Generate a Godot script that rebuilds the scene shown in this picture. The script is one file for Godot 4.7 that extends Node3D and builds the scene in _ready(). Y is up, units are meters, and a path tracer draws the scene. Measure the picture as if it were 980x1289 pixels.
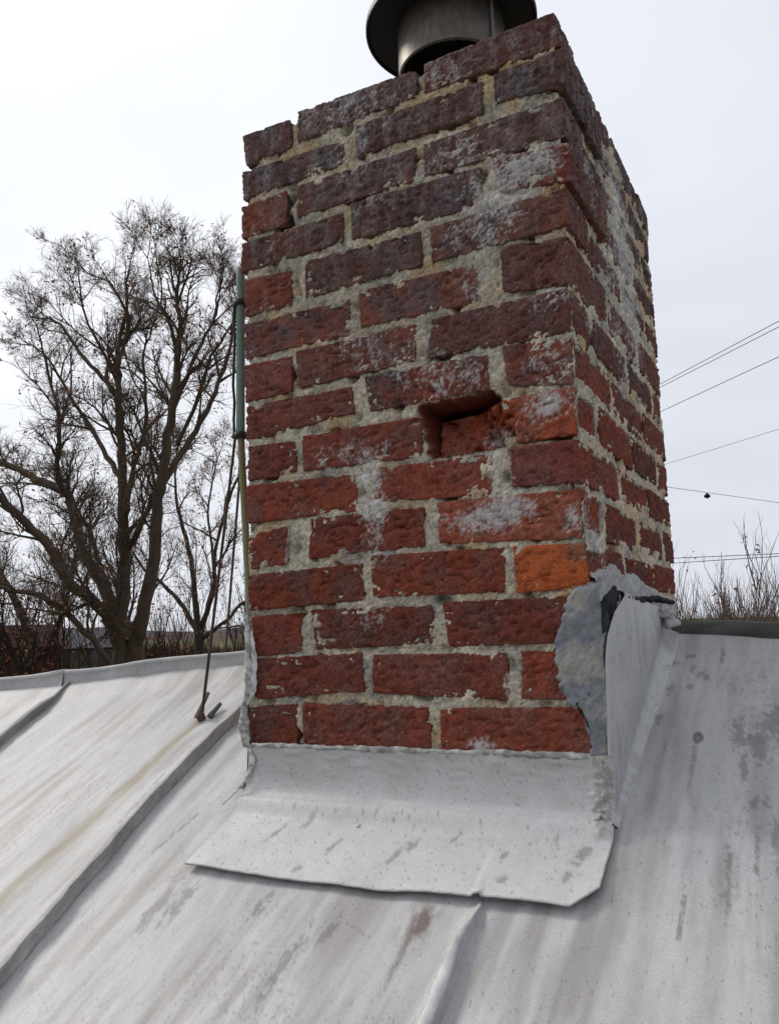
extends Node3D
# A brick chimney on a painted sheet-metal roof, bare oaks behind. Metres, y up.
# The front right corner of the chimney stands on x = 0, z = 0; its front looks along +z; the roof rises along -z.

const GROUND := -4.5
const CHIM_W := 0.605
const CHIM_D := 0.735
const TOP_Y := 0.055
const ROOF_C := 0.90036
const ROOF_S := 0.43515
const ROOF_D := -1.04036
const EAVE_Z := 2.4

var rng := RandomNumberGenerator.new()
var n_big: FastNoiseLite
var n_mid: FastNoiseLite
var n_fine: FastNoiseLite
var n_streak: FastNoiseLite
var n_soft: FastNoiseLite

# front bricks: row and place, then top left, top right, bottom right, bottom left on the face
const BRICKS := [
	["1a", [-0.608, 0.051, -0.501, 0.047, -0.499, -0.002, -0.600, -0.008]],
	["1b", [-0.481, 0.058, -0.244, 0.054, -0.246, 0.008, -0.482, 0.003]],
	["1c", [-0.223, 0.058, -0.001, 0.060, 0.006, 0.004, -0.224, 0.008]],
	["2a", [-0.610, -0.022, -0.375, -0.028, -0.377, -0.070, -0.608, -0.074]],
	["2b", [-0.359, -0.012, -0.124, -0.015, -0.125, -0.065, -0.358, -0.066]],
	["2c", [-0.099, -0.010, 0.009, -0.009, 0.009, -0.066, -0.100, -0.056]],
	["3a", [-0.612, -0.092, -0.513, -0.089, -0.513, -0.149, -0.611, -0.151]],
	["3b", [-0.486, -0.087, -0.249, -0.089, -0.253, -0.143, -0.486, -0.142]],
	["3c", [-0.229, -0.088, 0.004, -0.087, 0.004, -0.147, -0.230, -0.142]],
	["4a", [-0.613, -0.165, -0.393, -0.166, -0.394, -0.215, -0.614, -0.218]],
	["4b", [-0.373, -0.154, -0.135, -0.161, -0.134, -0.221, -0.372, -0.216]],
	["4c", [-0.109, -0.155, 0.011, -0.165, 0.009, -0.223, -0.100, -0.207]],
	["5a", [-0.607, -0.239, -0.506, -0.245, -0.505, -0.305, -0.604, -0.306]],
	["5b", [-0.471, -0.236, -0.245, -0.241, -0.245, -0.294, -0.470, -0.301]],
	["5c", [-0.222, -0.238, 0.003, -0.238, 0.002, -0.293, -0.222, -0.294]],
	["6a", [-0.609, -0.325, -0.386, -0.326, -0.385, -0.385, -0.602, -0.387]],
	["6b", [-0.362, -0.316, -0.148, -0.320, -0.149, -0.379, -0.360, -0.377]],
	["6c", [-0.103, -0.303, -0.001, -0.314, -0.005, -0.383, -0.103, -0.374]],
	["7a", [-0.607, -0.404, -0.506, -0.407, -0.507, -0.465, -0.605, -0.470]],
	["7b", [-0.492, -0.400, -0.260, -0.397, -0.264, -0.454, -0.484, -0.463]],
	["7c", [-0.225, -0.395, -0.004, -0.395, -0.006, -0.458, -0.236, -0.454]],
	["8a", [-0.604, -0.482, -0.383, -0.483, -0.382, -0.524, -0.603, -0.541]],
	["8b", [-0.354, -0.470, -0.137, -0.471, -0.138, -0.525, -0.345, -0.526]],
	["8c", [-0.109, -0.463, -0.004, -0.472, -0.007, -0.537, -0.102, -0.524]],
	["9a", [-0.600, -0.557, -0.501, -0.561, -0.501, -0.613, -0.599, -0.615]],
	["9b", [-0.479, -0.556, -0.255, -0.554, -0.257, -0.614, -0.478, -0.612]],
	["9c", [-0.253, -0.535, -0.006, -0.544, -0.006, -0.613, -0.240, -0.616]],
	["10a", [-0.601, -0.629, -0.381, -0.633, -0.378, -0.691, -0.599, -0.692]],
	["10b", [-0.342, -0.629, -0.138, -0.629, -0.144, -0.687, -0.340, -0.679]],
	["10c", [-0.104, -0.625, -0.004, -0.626, -0.002, -0.685, -0.105, -0.678]],
	["11a", [-0.601, -0.718, -0.512, -0.709, -0.524, -0.770, -0.597, -0.775]],
	["11b", [-0.466, -0.700, -0.258, -0.701, -0.257, -0.758, -0.472, -0.763]],
	["11c", [-0.229, -0.696, -0.006, -0.698, -0.008, -0.764, -0.226, -0.756]],
	["12a", [-0.599, -0.790, -0.371, -0.783, -0.372, -0.838, -0.597, -0.847]],
	["12b", [-0.351, -0.772, -0.125, -0.774, -0.128, -0.835, -0.348, -0.834]],
	["12c", [-0.106, -0.774, -0.004, -0.777, -0.000, -0.834, -0.105, -0.838]],
	["13a", [-0.591, -0.863, -0.496, -0.860, -0.492, -0.921, -0.587, -0.925]],
	["13b", [-0.471, -0.855, -0.248, -0.856, -0.248, -0.909, -0.460, -0.916]],
	["13c", [-0.226, -0.852, -0.004, -0.851, -0.005, -0.911, -0.217, -0.914]],
	["14a", [-0.588, -0.936, -0.377, -0.927, -0.374, -0.983, -0.587, -0.999]],
	["14b", [-0.351, -0.931, -0.129, -0.930, -0.129, -0.993, -0.353, -0.985]],
	["14c", [-0.102, -0.928, -0.004, -0.927, -0.006, -0.989, -0.105, -0.991]],
	["15a", [-0.600, -1.017, -0.503, -1.011, -0.506, -1.074, -0.593, -1.082]],
	["15b", [-0.488, -1.009, -0.261, -1.011, -0.258, -1.079, -0.487, -1.076]],
	["15c", [-0.236, -1.012, -0.009, -1.005, -0.011, -1.071, -0.237, -1.078]],
]
# lime and cement blooms on the faces: u, v, half width, half height, strength
const BLOOM_FRONT := [[-0.052, -0.177, 0.062, 0.034, 1.00], [-0.097, -0.217, 0.051, 0.037, 0.80], [-0.116, -0.271, 0.045, 0.039, 0.50], [-0.177, -0.268, 0.054, 0.027, 0.35], [-0.207, -0.121, 0.070, 0.056, 0.30], [-0.156, -0.110, 0.027, 0.025, 0.50], [-0.328, -0.156, 0.090, 0.044, 0.30], [-0.374, -0.076, 0.048, 0.045, 0.40], [-0.147, -0.350, 0.033, 0.052, 0.60], [-0.033, -0.401, 0.048, 0.031, 0.50], [-0.039, -0.500, 0.042, 0.043, 0.45], [-0.040, -0.564, 0.038, 0.029, 1.10], [-0.132, -0.599, 0.038, 0.015, 1.00], [-0.194, -0.497, 0.079, 0.032, 0.60], [-0.263, -0.458, 0.084, 0.040, 0.35], [-0.124, -0.652, 0.023, 0.042, 0.90], [-0.112, -0.714, 0.055, 0.026, 1.00], [-0.158, -0.728, 0.051, 0.022, 1.00], [-0.015, -0.740, 0.016, 0.029, 0.90], [-0.350, -0.639, 0.027, 0.035, 1.10], [-0.341, -0.693, 0.032, 0.021, 1.00], [-0.345, -0.744, 0.029, 0.046, 0.50], [-0.356, -0.859, 0.044, 0.032, 0.50], [-0.367, -0.418, 0.076, 0.042, 0.40], [-0.547, -0.171, 0.036, 0.047, 0.30], [-0.120, -0.976, 0.015, 0.034, 0.80], [-0.171, -1.065, 0.020, 0.018, 1.20], [-0.356, 0.001, 0.093, 0.060, 0.45], [-0.404, 0.049, 0.097, 0.031, 0.40], [-0.186, 0.029, 0.056, 0.036, 0.50], [-0.140, -0.197, 0.040, 0.054, 0.40], [-0.387, -0.594, 0.090, 0.024, 0.50], [-0.237, -0.715, 0.034, 0.019, 0.40], [-0.564, -0.032, 0.027, 0.048, 0.30], [-0.313, -1.081, 0.081, 0.007, 0.60], [-0.131, -1.074, 0.059, 0.006, 0.70]]
const BLOOM_SIDE := [[0.367, -0.077, 0.083, 0.117, 0.80], [0.423, -0.184, 0.086, 0.137, 0.90], [0.463, -0.285, 0.089, 0.115, 0.70], [0.277, -0.242, 0.061, 0.087, 0.50], [0.159, -0.161, 0.056, 0.083, 0.40], [0.070, -0.765, 0.050, 0.037, 0.70], [0.003, -0.724, 0.042, 0.048, 0.90], [0.120, -0.426, 0.053, 0.059, 0.30], [0.318, -0.380, 0.063, 0.068, 0.50]]
# limbs: x, y, z, radius
const OAK := [
	[[-10.58, -2.34, -9.30, 0.520], [-10.50, -1.73, -9.25, 0.440], [-10.43, -1.25, -9.21, 0.420], [-10.40, -1.00, -9.18, 0.360], [-10.48, -0.71, -9.15, 0.260]],
	[[-10.49, -1.59, -9.23, 0.300], [-10.49, -1.08, -9.20, 0.280], [-10.57, -0.58, -9.14, 0.230], [-10.51, 0.19, -9.16, 0.190], [-10.44, 0.99, -9.07, 0.165], [-10.32, 1.82, -8.89, 0.140], [-10.21, 2.30, -8.75, 0.115], [-10.05, 2.84, -8.53, 0.100], [-9.92, 3.34, -8.40, 0.085], [-9.83, 3.71, -8.27, 0.070], [-9.75, 4.10, -8.26, 0.055], [-9.55, 4.45, -8.19, 0.040], [-9.47, 4.74, -8.08, 0.026], [-9.30, 5.08, -8.00, 0.014]],
	[[-10.44, -1.59, -9.26, 0.280], [-10.19, -1.08, -9.13, 0.240], [-9.85, -0.59, -8.95, 0.190], [-9.46, 0.37, -8.78, 0.165], [-9.17, 1.25, -8.57, 0.145], [-8.95, 1.86, -8.47, 0.130], [-8.64, 2.57, -8.30, 0.110], [-8.46, 3.04, -8.20, 0.100], [-8.40, 3.41, -8.17, 0.085], [-8.25, 3.93, -8.06, 0.065], [-8.26, 4.36, -7.98, 0.050], [-8.13, 4.62, -7.90, 0.030], [-7.98, 4.88, -7.82, 0.014]],
	[[-9.15, 1.44, -8.54, 0.110], [-8.99, 1.92, -8.79, 0.090], [-8.81, 2.42, -9.03, 0.080], [-8.65, 2.99, -9.25, 0.070], [-8.54, 3.59, -9.45, 0.055], [-8.49, 4.20, -9.61, 0.040], [-8.42, 4.85, -9.65, 0.025]],
	[[-10.58, -1.53, -9.28, 0.220], [-10.77, -0.84, -9.30, 0.200], [-11.20, 0.02, -9.28, 0.170], [-11.70, 0.70, -9.25, 0.150], [-11.94, 1.45, -9.23, 0.145], [-12.14, 1.80, -9.17, 0.140], [-12.66, 2.02, -9.09, 0.125], [-13.17, 2.29, -9.00, 0.110], [-13.74, 2.52, -8.89, 0.100], [-14.74, 2.92, -8.64, 0.070]],
	[[-10.43, -1.59, -9.14, 0.220], [-10.30, -0.98, -8.83, 0.190], [-10.24, -0.41, -8.37, 0.160], [-10.37, -0.07, -7.90, 0.140], [-10.48, 0.55, -7.52, 0.120], [-10.65, 0.97, -7.13, 0.100], [-10.81, 1.33, -6.75, 0.085], [-11.13, 1.65, -6.31, 0.060]],
	[[-12.14, 1.80, -9.17, 0.085], [-12.12, 2.19, -9.01, 0.075], [-11.95, 2.75, -8.89, 0.060], [-11.86, 3.24, -8.75, 0.050], [-11.87, 3.93, -8.52, 0.040], [-11.94, 4.58, -8.38, 0.025], [-12.04, 4.87, -8.28, 0.014]],
	[[-10.37, 1.82, -8.86, 0.080], [-10.88, 2.40, -8.96, 0.070], [-11.30, 2.91, -8.99, 0.060], [-11.64, 3.33, -8.97, 0.050], [-11.90, 3.80, -8.87, 0.040], [-12.32, 4.39, -8.78, 0.030], [-12.71, 4.66, -8.64, 0.018]],
	[[-10.89, -0.49, -9.41, 0.100], [-11.35, 0.03, -9.54, 0.085], [-11.87, 1.11, -9.55, 0.070], [-12.22, 1.51, -9.52, 0.050], [-12.38, 2.14, -9.45, 0.035]],
	[[-10.32, -1.57, -8.86, 0.100], [-10.16, -0.96, -8.16, 0.085], [-10.27, -0.49, -7.68, 0.075], [-10.37, -0.25, -7.24, 0.065], [-10.47, -0.18, -6.84, 0.055], [-10.77, 0.08, -6.52, 0.040]],
	[[-8.64, 2.57, -8.30, 0.070], [-8.59, 3.16, -8.57, 0.060], [-8.50, 3.73, -8.76, 0.050], [-8.31, 4.22, -8.90, 0.035], [-8.26, 4.71, -8.96, 0.020], [-8.17, 5.04, -8.95, 0.011]],
	[[-10.41, 0.60, -9.15, 0.100], [-9.93, 1.03, -9.00, 0.080], [-9.41, 1.71, -8.82, 0.070], [-9.68, 2.29, -8.81, 0.050], [-10.03, 2.91, -8.87, 0.035]],
	[[-10.03, 3.10, -8.49, 0.070], [-10.40, 3.51, -8.46, 0.060], [-10.86, 4.00, -8.37, 0.050], [-11.17, 4.52, -8.23, 0.035], [-11.52, 4.71, -8.13, 0.020]],
	[[-10.39, 1.14, -9.02, 0.110], [-10.10, 1.80, -8.89, 0.080], [-10.06, 2.61, -9.13, 0.055], [-10.11, 3.43, -9.20, 0.045], [-10.17, 4.10, -9.18, 0.035], [-9.98, 4.77, -9.29, 0.022], [-9.95, 5.38, -9.32, 0.012]],
	[[-9.87, 3.46, -8.35, 0.060], [-9.80, 3.70, -8.29, 0.045], [-9.47, 4.22, -8.16, 0.040], [-9.44, 4.59, -7.88, 0.030], [-9.53, 4.79, -7.69, 0.020], [-9.67, 4.84, -7.49, 0.012]],
	[[-8.38, 3.53, -8.17, 0.050], [-8.36, 3.96, -7.88, 0.040], [-8.42, 4.29, -7.68, 0.030], [-8.38, 4.55, -7.55, 0.018], [-8.33, 4.74, -7.43, 0.010]],
	[[-9.95, 3.34, -8.39, 0.050], [-9.90, 3.78, -8.00, 0.040], [-9.93, 4.23, -7.68, 0.030], [-9.89, 4.82, -7.50, 0.018]],
	[[-8.96, 2.18, -8.76, 0.060], [-8.37, 2.86, -8.62, 0.050], [-8.12, 3.40, -8.56, 0.040], [-7.85, 3.67, -8.54, 0.030], [-7.55, 4.00, -8.54, 0.020]],
]
const TREE_BEHIND := [
	[[-12.91, -2.91, -13.87, 0.240], [-12.83, -1.90, -13.75, 0.200], [-12.78, -0.97, -13.63, 0.180]],
	[[-12.79, -1.07, -13.64, 0.130], [-12.62, 0.03, -13.33, 0.110], [-12.60, 1.03, -13.06, 0.085], [-12.59, 1.91, -12.70, 0.060], [-12.52, 2.61, -12.51, 0.040], [-12.32, 3.30, -12.39, 0.020]],
	[[-12.78, -0.97, -13.63, 0.120], [-13.23, -0.31, -13.63, 0.090], [-13.77, 0.28, -13.47, 0.070], [-14.23, 0.68, -13.28, 0.050], [-14.59, 1.18, -13.23, 0.030]],
	[[-12.73, -0.79, -13.63, 0.110], [-12.19, 0.02, -13.44, 0.090], [-11.91, 0.99, -13.21, 0.070], [-11.55, 1.87, -13.15, 0.055], [-11.12, 2.53, -13.04, 0.045], [-10.48, 3.01, -13.08, 0.030]],
	[[-12.73, -0.97, -13.66, 0.100], [-12.79, -0.23, -13.97, 0.080], [-12.78, 0.54, -14.19, 0.060], [-12.93, 1.91, -14.12, 0.045], [-12.80, 2.89, -14.15, 0.030], [-12.59, 3.68, -14.25, 0.015]],
	[[-12.71, -1.07, -13.68, 0.090], [-12.04, -0.63, -13.74, 0.070], [-11.47, -0.19, -13.75, 0.050], [-10.90, 0.06, -13.90, 0.035]],
]
const TREE_LEFT := [
	[[-13.92, -2.49, -9.82, 0.300], [-13.87, -1.95, -9.76, 0.240], [-13.81, -1.56, -9.73, 0.220]],
	[[-13.82, -1.64, -9.74, 0.200], [-13.77, -1.02, -9.90, 0.170], [-14.12, -0.38, -9.84, 0.140], [-14.49, 0.20, -9.78, 0.120], [-15.01, 0.95, -9.61, 0.100], [-15.70, 1.82, -9.33, 0.060]],
	[[-13.78, -1.56, -9.75, 0.120], [-13.10, -1.10, -9.70, 0.100], [-12.63, -0.43, -9.62, 0.070], [-12.37, 0.01, -9.57, 0.050], [-11.98, 0.73, -9.43, 0.030]],
	[[-13.85, -1.64, -9.73, 0.120], [-13.91, -0.85, -9.34, 0.090], [-14.07, -0.08, -8.90, 0.070], [-14.28, 0.67, -8.44, 0.040]],
]
const WIRES := [
	[Vector3(-12.91, 5.33, -31.72), Vector3(2.25, 3.45, -9.32)],
	[Vector3(-12.91, 5.36, -31.71), Vector3(2.24, 3.34, -9.34)],
	[Vector3(-11.73, 4.13, -28.71), Vector3(2.34, 3.20, -10.18)],
	[Vector3(-13.44, 3.65, -32.82), Vector3(4.04, 4.65, -21.05)],
	[Vector3(-6.55, 2.84, -15.96), Vector3(5.42, 1.70, -33.05)],
	[Vector3(-15.17, 1.95, -36.83), Vector3(3.45, 0.48, -20.06)],
	[Vector3(-15.21, 1.50, -36.88), Vector3(3.45, 0.52, -20.05)]]

func noise(seed_value: int, size: float, octaves := 3) -> FastNoiseLite:
	var n := FastNoiseLite.new()
	n.noise_type = FastNoiseLite.TYPE_SIMPLEX_SMOOTH
	n.seed = seed_value
	n.frequency = 1.0 / size
	n.fractal_octaves = octaves
	return n

# ---------------------------------------------------------------- meshes
class Acc:
	var v := PackedVector3Array()
	var n := PackedVector3Array()
	var c := PackedColorArray()
	var uv := PackedVector2Array()
	var i := PackedInt32Array()
	func quad(a: int, b: int, d: int, e: int) -> void:      # a b d e counter-clockwise seen from outside
		i.append_array(PackedInt32Array([a, d, b, a, e, d]))
	func mesh(mat: Material) -> ArrayMesh:
		if n.size() != v.size():
			n.resize(v.size())
			n.fill(Vector3.ZERO)
			for t in range(0, i.size(), 3):
				var p := v[i[t]]
				var m := (v[i[t + 2]] - p).cross(v[i[t + 1]] - p)
				n[i[t]] += m
				n[i[t + 1]] += m
				n[i[t + 2]] += m
			for k in n.size():
				n[k] = n[k].normalized() if n[k].length_squared() > 1e-20 else Vector3.UP
		var arr := []
		arr.resize(Mesh.ARRAY_MAX)
		arr[Mesh.ARRAY_VERTEX] = v
		arr[Mesh.ARRAY_NORMAL] = n
		if c.size() == v.size():
			arr[Mesh.ARRAY_COLOR] = c
		if uv.size() == v.size():
			arr[Mesh.ARRAY_TEX_UV] = uv
		arr[Mesh.ARRAY_INDEX] = i
		var m2 := ArrayMesh.new()
		m2.add_surface_from_arrays(Mesh.PRIMITIVE_TRIANGLES, arr)
		m2.surface_set_material(0, mat)
		return m2

func part(called: String, m: Mesh, parent: Node) -> MeshInstance3D:
	var o := MeshInstance3D.new()
	o.name = called
	o.mesh = m
	parent.add_child(o, true)
	return o

func thing(called: String, label: String, category: String, group := "", at := Vector3.ZERO) -> Node3D:
	var o := Node3D.new()
	o.name = called
	o.position = at
	add_child(o, true)
	tag(o, label, category, group)
	return o

func tag(o: Node, label: String, category: String, group := "") -> void:
	o.set_meta("label", label)
	o.set_meta("category", category)
	if group:
		o.set_meta("group", group)

func lin(hex: String) -> Color:
	return Color(hex).srgb_to_linear()

func material(rough: float, spec := 0.5) -> StandardMaterial3D:
	var m := StandardMaterial3D.new()
	m.vertex_color_use_as_albedo = true
	m.roughness = rough
	m.metallic_specular = spec
	return m

func grain_image(size: int, seed_value: int, cell: float, low: float, high: float, pits: float) -> Image:
	var a := noise(seed_value, cell, 4).get_seamless_image(size, size, false, false, 0.2, true)
	var b := noise(seed_value + 5, cell * 0.3, 2).get_seamless_image(size, size, false, false, 0.2, true)
	var da := a.get_data()
	var db := b.get_data()
	for k in da.size():
		var f := da[k] / 255.0 * 0.7 + db[k] / 255.0 * 0.3
		var h := db[k] / 255.0
		if h < 0.36:
			f -= (0.36 - h) * pits
		da[k] = int(clampf(lerpf(low, high, f), 0.0, 1.0) * 255.0)
	return Image.create_from_data(size, size, false, Image.FORMAT_L8, da)

func picture(im: Image) -> ImageTexture:
	im.convert(Image.FORMAT_RGB8)
	return ImageTexture.create_from_image(im)

# ---------------------------------------------------------------- bricks
func lattice(length: float, step: float, dense_low: bool, dense_high: bool) -> PackedFloat32Array:
	var o := PackedFloat32Array()
	var edge: Array[float] = [0.0, 0.0016, 0.0038, 0.0068]
	var a := 0.0
	var b := length
	if dense_low:
		for e in edge:
			o.append(e)
		a = 0.0105
	else:
		o.append(0.0)
		a = step
	var tail := PackedFloat32Array()
	if dense_high:
		for e in edge:
			tail.append(length - e)
		b = length - 0.0105
	else:
		tail.append(length)
		b = length - step
	var k := maxi(1, int(round((b - a) / step)))
	if b > a:
		for j in k + 1:
			o.append(lerpf(a, b, float(j) / k))
	tail.reverse()
	o.append_array(tail)
	return o

func bloom_at(list: Array, u: float, v: float) -> float:
	var e := 0.0
	for b in list:
		var du: float = (u - b[0]) / b[2]
		var dv: float = (v - b[1]) / b[3]
		var d := du * du + dv * dv
		if d < 4.0:
			e += b[4] * exp(-d * 1.3)
	return e

func near_blooms(list: Array, u0: float, u1: float, v0: float, v1: float) -> Array:
	var o := []
	for b in list:
		if b[0] + 2 * b[2] > u0 and b[0] - 2 * b[2] < u1 and b[1] + 2 * b[3] > v0 and b[1] - 2 * b[3] < v1:
			o.append(b)
	return o

const DARK_TONE := Color(0.075, 0.045, 0.048)
const LIME := Color(0.56, 0.54, 0.53)

# frame: columns are u, v (up) and the way out of the face. quad: corners on the face. The brick goes depth inwards.
func brick(frame: Transform3D, q: PackedVector2Array, depth: float, step: float, side_low: bool, side_high: bool, tone: Color, soot: float, blooms: Array, side_blooms: Array, hollow := 0.0, side_tone := Color(0, 0, 0, 0)) -> ArrayMesh:
	if side_tone.a == 0.0:
		side_tone = tone
	var e15 := 0.0034
	q = PackedVector2Array([q[0] + Vector2(-e15, e15), q[1] + Vector2(e15, e15), q[2] + Vector2(e15, -e15), q[3] + Vector2(-e15, -e15)])
	var acc := Acc.new()
	var w0 := (q[1].x - q[0].x + q[2].x - q[3].x) * 0.5
	var h0 := (q[0].y - q[3].y + q[1].y - q[2].y) * 0.5
	var fine := step < 0.008
	var us := lattice(w0, step, fine, fine)
	var vs := lattice(h0, step, fine, fine)
	var ws: PackedFloat32Array
	if side_low or side_high:
		ws = lattice(depth, step, fine, fine)
		for k in ws.size():
			ws[k] -= depth
	elif fine:
		ws = PackedFloat32Array([-depth, -0.05, -0.025, -0.014, -0.0105, -0.0068, -0.0038, -0.0016, 0.0])
	else:
		ws = PackedFloat32Array([-depth, -0.006, 0.0])
	var nu := us.size()
	var nv := vs.size()
	var nw := ws.size()
	var r := 0.0038 if fine else 0.003
	var off := Vector3(rng.randf(), rng.randf(), rng.randf()) * 40.0
	var lift := rng.randf_range(-0.0015, 0.0025)
	var tilt_u := rng.randf_range(-0.004, 0.004)
	var tilt_v := rng.randf_range(-0.02, 0.02)
	var worn := rng.randf_range(0.2, 1.3)
	var mottle := rng.randf_range(0.15, 1.0)
	var crack := rng.randf() < 0.45
	var crack_u := rng.randf_range(0.2, 0.8)
	var crack_lean := rng.randf_range(-0.8, 0.8)
	var seen := {}
	var half := Vector3(w0, h0, depth)
	var uu := Vector3(1, 0, 0)
	var emit := func(a: int, b: int, k: int) -> int:
		var key := a + b * 512 + k * 262144
		if seen.has(key):
			return seen[key]
		var p := Vector3(us[a], vs[b], ws[k] + depth)
		var inner := Vector3(clampf(p.x, r, half.x - r), clampf(p.y, r, half.y - r), clampf(p.z, r, half.z - r))
		var way := (p - inner).normalized()
		var at := inner + way * r
		var s := at.x / half.x
		var t := at.y / half.y
		var f := (q[3] * (1 - s) + q[2] * s) * (1 - t) + (q[0] * (1 - s) + q[1] * s) * t
		var w := at.z - depth
		var world: Vector3 = frame * Vector3(f.x, f.y, w)
		var np := world + off
		var big := n_big.get_noise_3dv(np)
		var mid := n_mid.get_noise_3dv(np)
		var d := 0.0
		if fine:
			var small := n_fine.get_noise_3dv(np)
			d = (big * 0.0016 + mid * 0.0013) * worn + small * 0.0008
			# creases and drying cracks, winding along the brick
			var vein := absf(n_big.get_noise_3d(np.x * 0.75 + mid * 0.006, np.y * 1.5 + mid * 0.006, np.z * 0.75 + 31.0))
			var some := n_soft.get_noise_3d(np.x * 0.9, np.y * 1.4, np.z * 0.9 + 12.0)
			if vein < 0.13 and some > -0.08:
				d -= (0.13 - vein) * 0.038 * smoothstep(-0.08, 0.15, some)
			# torn, layered clay: ridges that run along the brick
			var tear := n_mid.get_noise_3d(np.x * 0.5 + np.z * 0.5, np.y * 2.2, np.z * 0.5 + 7.0)
			if tear > 0.18:
				d -= minf((tear - 0.18) * 0.016, 0.005)
			var edge := 0
			if minf(at.x, half.x - at.x) < 0.012: edge += 1
			if minf(at.y, half.y - at.y) < 0.012: edge += 1
			if half.z - at.z < 0.012: edge += 1
			if edge >= 2:
				d *= 0.7
			if edge >= 2 and big + mid * 0.6 > 0.32:
				d -= minf((big + mid * 0.6 - 0.32) * 0.018, 0.007)
			if crack:
				var line := absf((s - crack_u) * half.x + crack_lean * (t - 0.5) * half.y + mid * 0.008)
				if line < 0.0022:
					d -= (0.0022 - line) * 1.6
		else:
			d = big * 0.0025
		var local := Vector3(f.x, f.y, w) + way * d
		local.z += (lift + tilt_u * (s - 0.5) + tilt_v * (t - 0.5) * half.y) * smoothstep(-0.03, 0.0, w)
		if hollow > 0.0 and w > -0.06:
			# the face has split off: deep on the left, flush again on the right
			var gone := (1.0 - smoothstep(0.28, 0.66, s + (t - 0.5) * 0.18 + mid * 0.16)) * (0.55 + 0.45 * t)
			local.z -= gone * hollow * (1.0 + big * 0.35) * smoothstep(-0.06, -0.0, w)
			local.z -= (absf(mid) * 0.009 + absf(big) * 0.008) * smoothstep(0.0, 0.5, gone)
		# colour: fired clay, darker burnt patches, lime bloom
		var own := tone if way.x < 0.6 else side_tone
		var col := own * (1.0 + big * 0.25 + mid * 0.25)
		var patch := n_soft.get_noise_3dv(np * 1.3 + Vector3(17, 3, 9))
		col = col.lerp(Color(own.r * 0.56, own.g * 0.98, own.b * 1.2), clampf(patch * 2.2 + 0.15 + mid * 0.5, 0.0, 0.8) * mottle)
		col = col.lerp(Color(own.r * 1.35, own.g * 1.45, own.b * 1.15), clampf(-patch * 1.6 - 0.2 + mid * 0.4, 0.0, 0.45) * mottle)
		var burnt := clampf((big * 0.7 + n_soft.get_noise_3dv(np * 1.0) * 0.9) * 1.3 * mottle + (soot if way.x < 0.6 else side_soot) - 0.35, 0.0, 0.85)
		col = col.lerp(DARK_TONE, burnt)
		var chalk := clampf((q[0].y + 0.50) / 0.5, 0.0, 1.0) * clampf(0.10 + n_streak.get_noise_3d(world.x + world.z, world.y * 0.3, 44.0) * 0.5, 0.0, 0.4)
		col = col.lerp(LIME, chalk * clampf(0.6 + n_fine.get_noise_3d(np.x * 2.1, np.y * 2.1, np.z * 2.1 + 55.0) * 1.6, 0.0, 1.0))
		var dust := n_fine.get_noise_3d(np.x * 2.3, np.y * 2.3, np.z * 2.3 + 77.0)
		col = col.lerp(LIME, clampf(0.01 + dust * 0.16 + patch * 0.08, 0.0, 0.2))
		var grit := n_fine.get_noise_3d(np.x * 1.9, np.y * 1.9, np.z * 1.9 + 3.0)
		if blooms.size() > 0 and way.z > -0.2 and w > -0.02:
			var e := bloom_at(blooms, f.x, f.y)
			if e > 0.02:
				var run := n_streak.get_noise_3d(world.x + world.z, world.y * 0.35, 0.0)
				var share := clampf((minf(e, 1.15) * 1.25 + run * 0.55 + grit * 1.1 + mid * 0.6 - 0.62) * 1.6 + e * 0.22, 0.0, 0.84) * smoothstep(0.02, 0.25, e)
				col = col.lerp(LIME, share)
		elif side_blooms.size() > 0 and way.x > 0.5:
			var e2 := bloom_at(side_blooms, -world.z, world.y)
			var run2 := n_streak.get_noise_3d(world.x + world.z, world.y * 0.35, 0.0)
			col = col.lerp(LIME, clampf((minf(e2, 1.0) * 1.2 + run2 * 0.8 + grit * 1.1 - 0.65) * 1.8, 0.0, 0.8) * smoothstep(0.02, 0.25, e2))
		col.a = 1.0
		var id := acc.v.size()
		acc.v.append(frame * local)
		acc.c.append(col)
		seen[key] = id
		return id
	for a in nu - 1:
		for b in nv - 1:
			var k := nw - 1
			acc.quad(emit.call(a, b, k), emit.call(a + 1, b, k), emit.call(a + 1, b + 1, k), emit.call(a, b + 1, k))
	for a in nu - 1:
		for k in nw - 1:
			acc.quad(emit.call(a, nv - 1, k + 1), emit.call(a + 1, nv - 1, k + 1), emit.call(a + 1, nv - 1, k), emit.call(a, nv - 1, k))
			acc.quad(emit.call(a, 0, k), emit.call(a + 1, 0, k), emit.call(a + 1, 0, k + 1), emit.call(a, 0, k + 1))
	for b in nv - 1:
		for k in nw - 1:
			acc.quad(emit.call(nu - 1, b, k + 1), emit.call(nu - 1, b, k), emit.call(nu - 1, b + 1, k), emit.call(nu - 1, b + 1, k + 1))
			acc.quad(emit.call(0, b, k), emit.call(0, b, k + 1), emit.call(0, b + 1, k + 1), emit.call(0, b + 1, k))
	return acc.mesh(brick_mat)

var side_soot := 0.0
var brick_mat: StandardMaterial3D
var mortar_mat: StandardMaterial3D
var cement_mat: StandardMaterial3D
var paint_mat: StandardMaterial3D
var bark_mat: StandardMaterial3D

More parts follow.
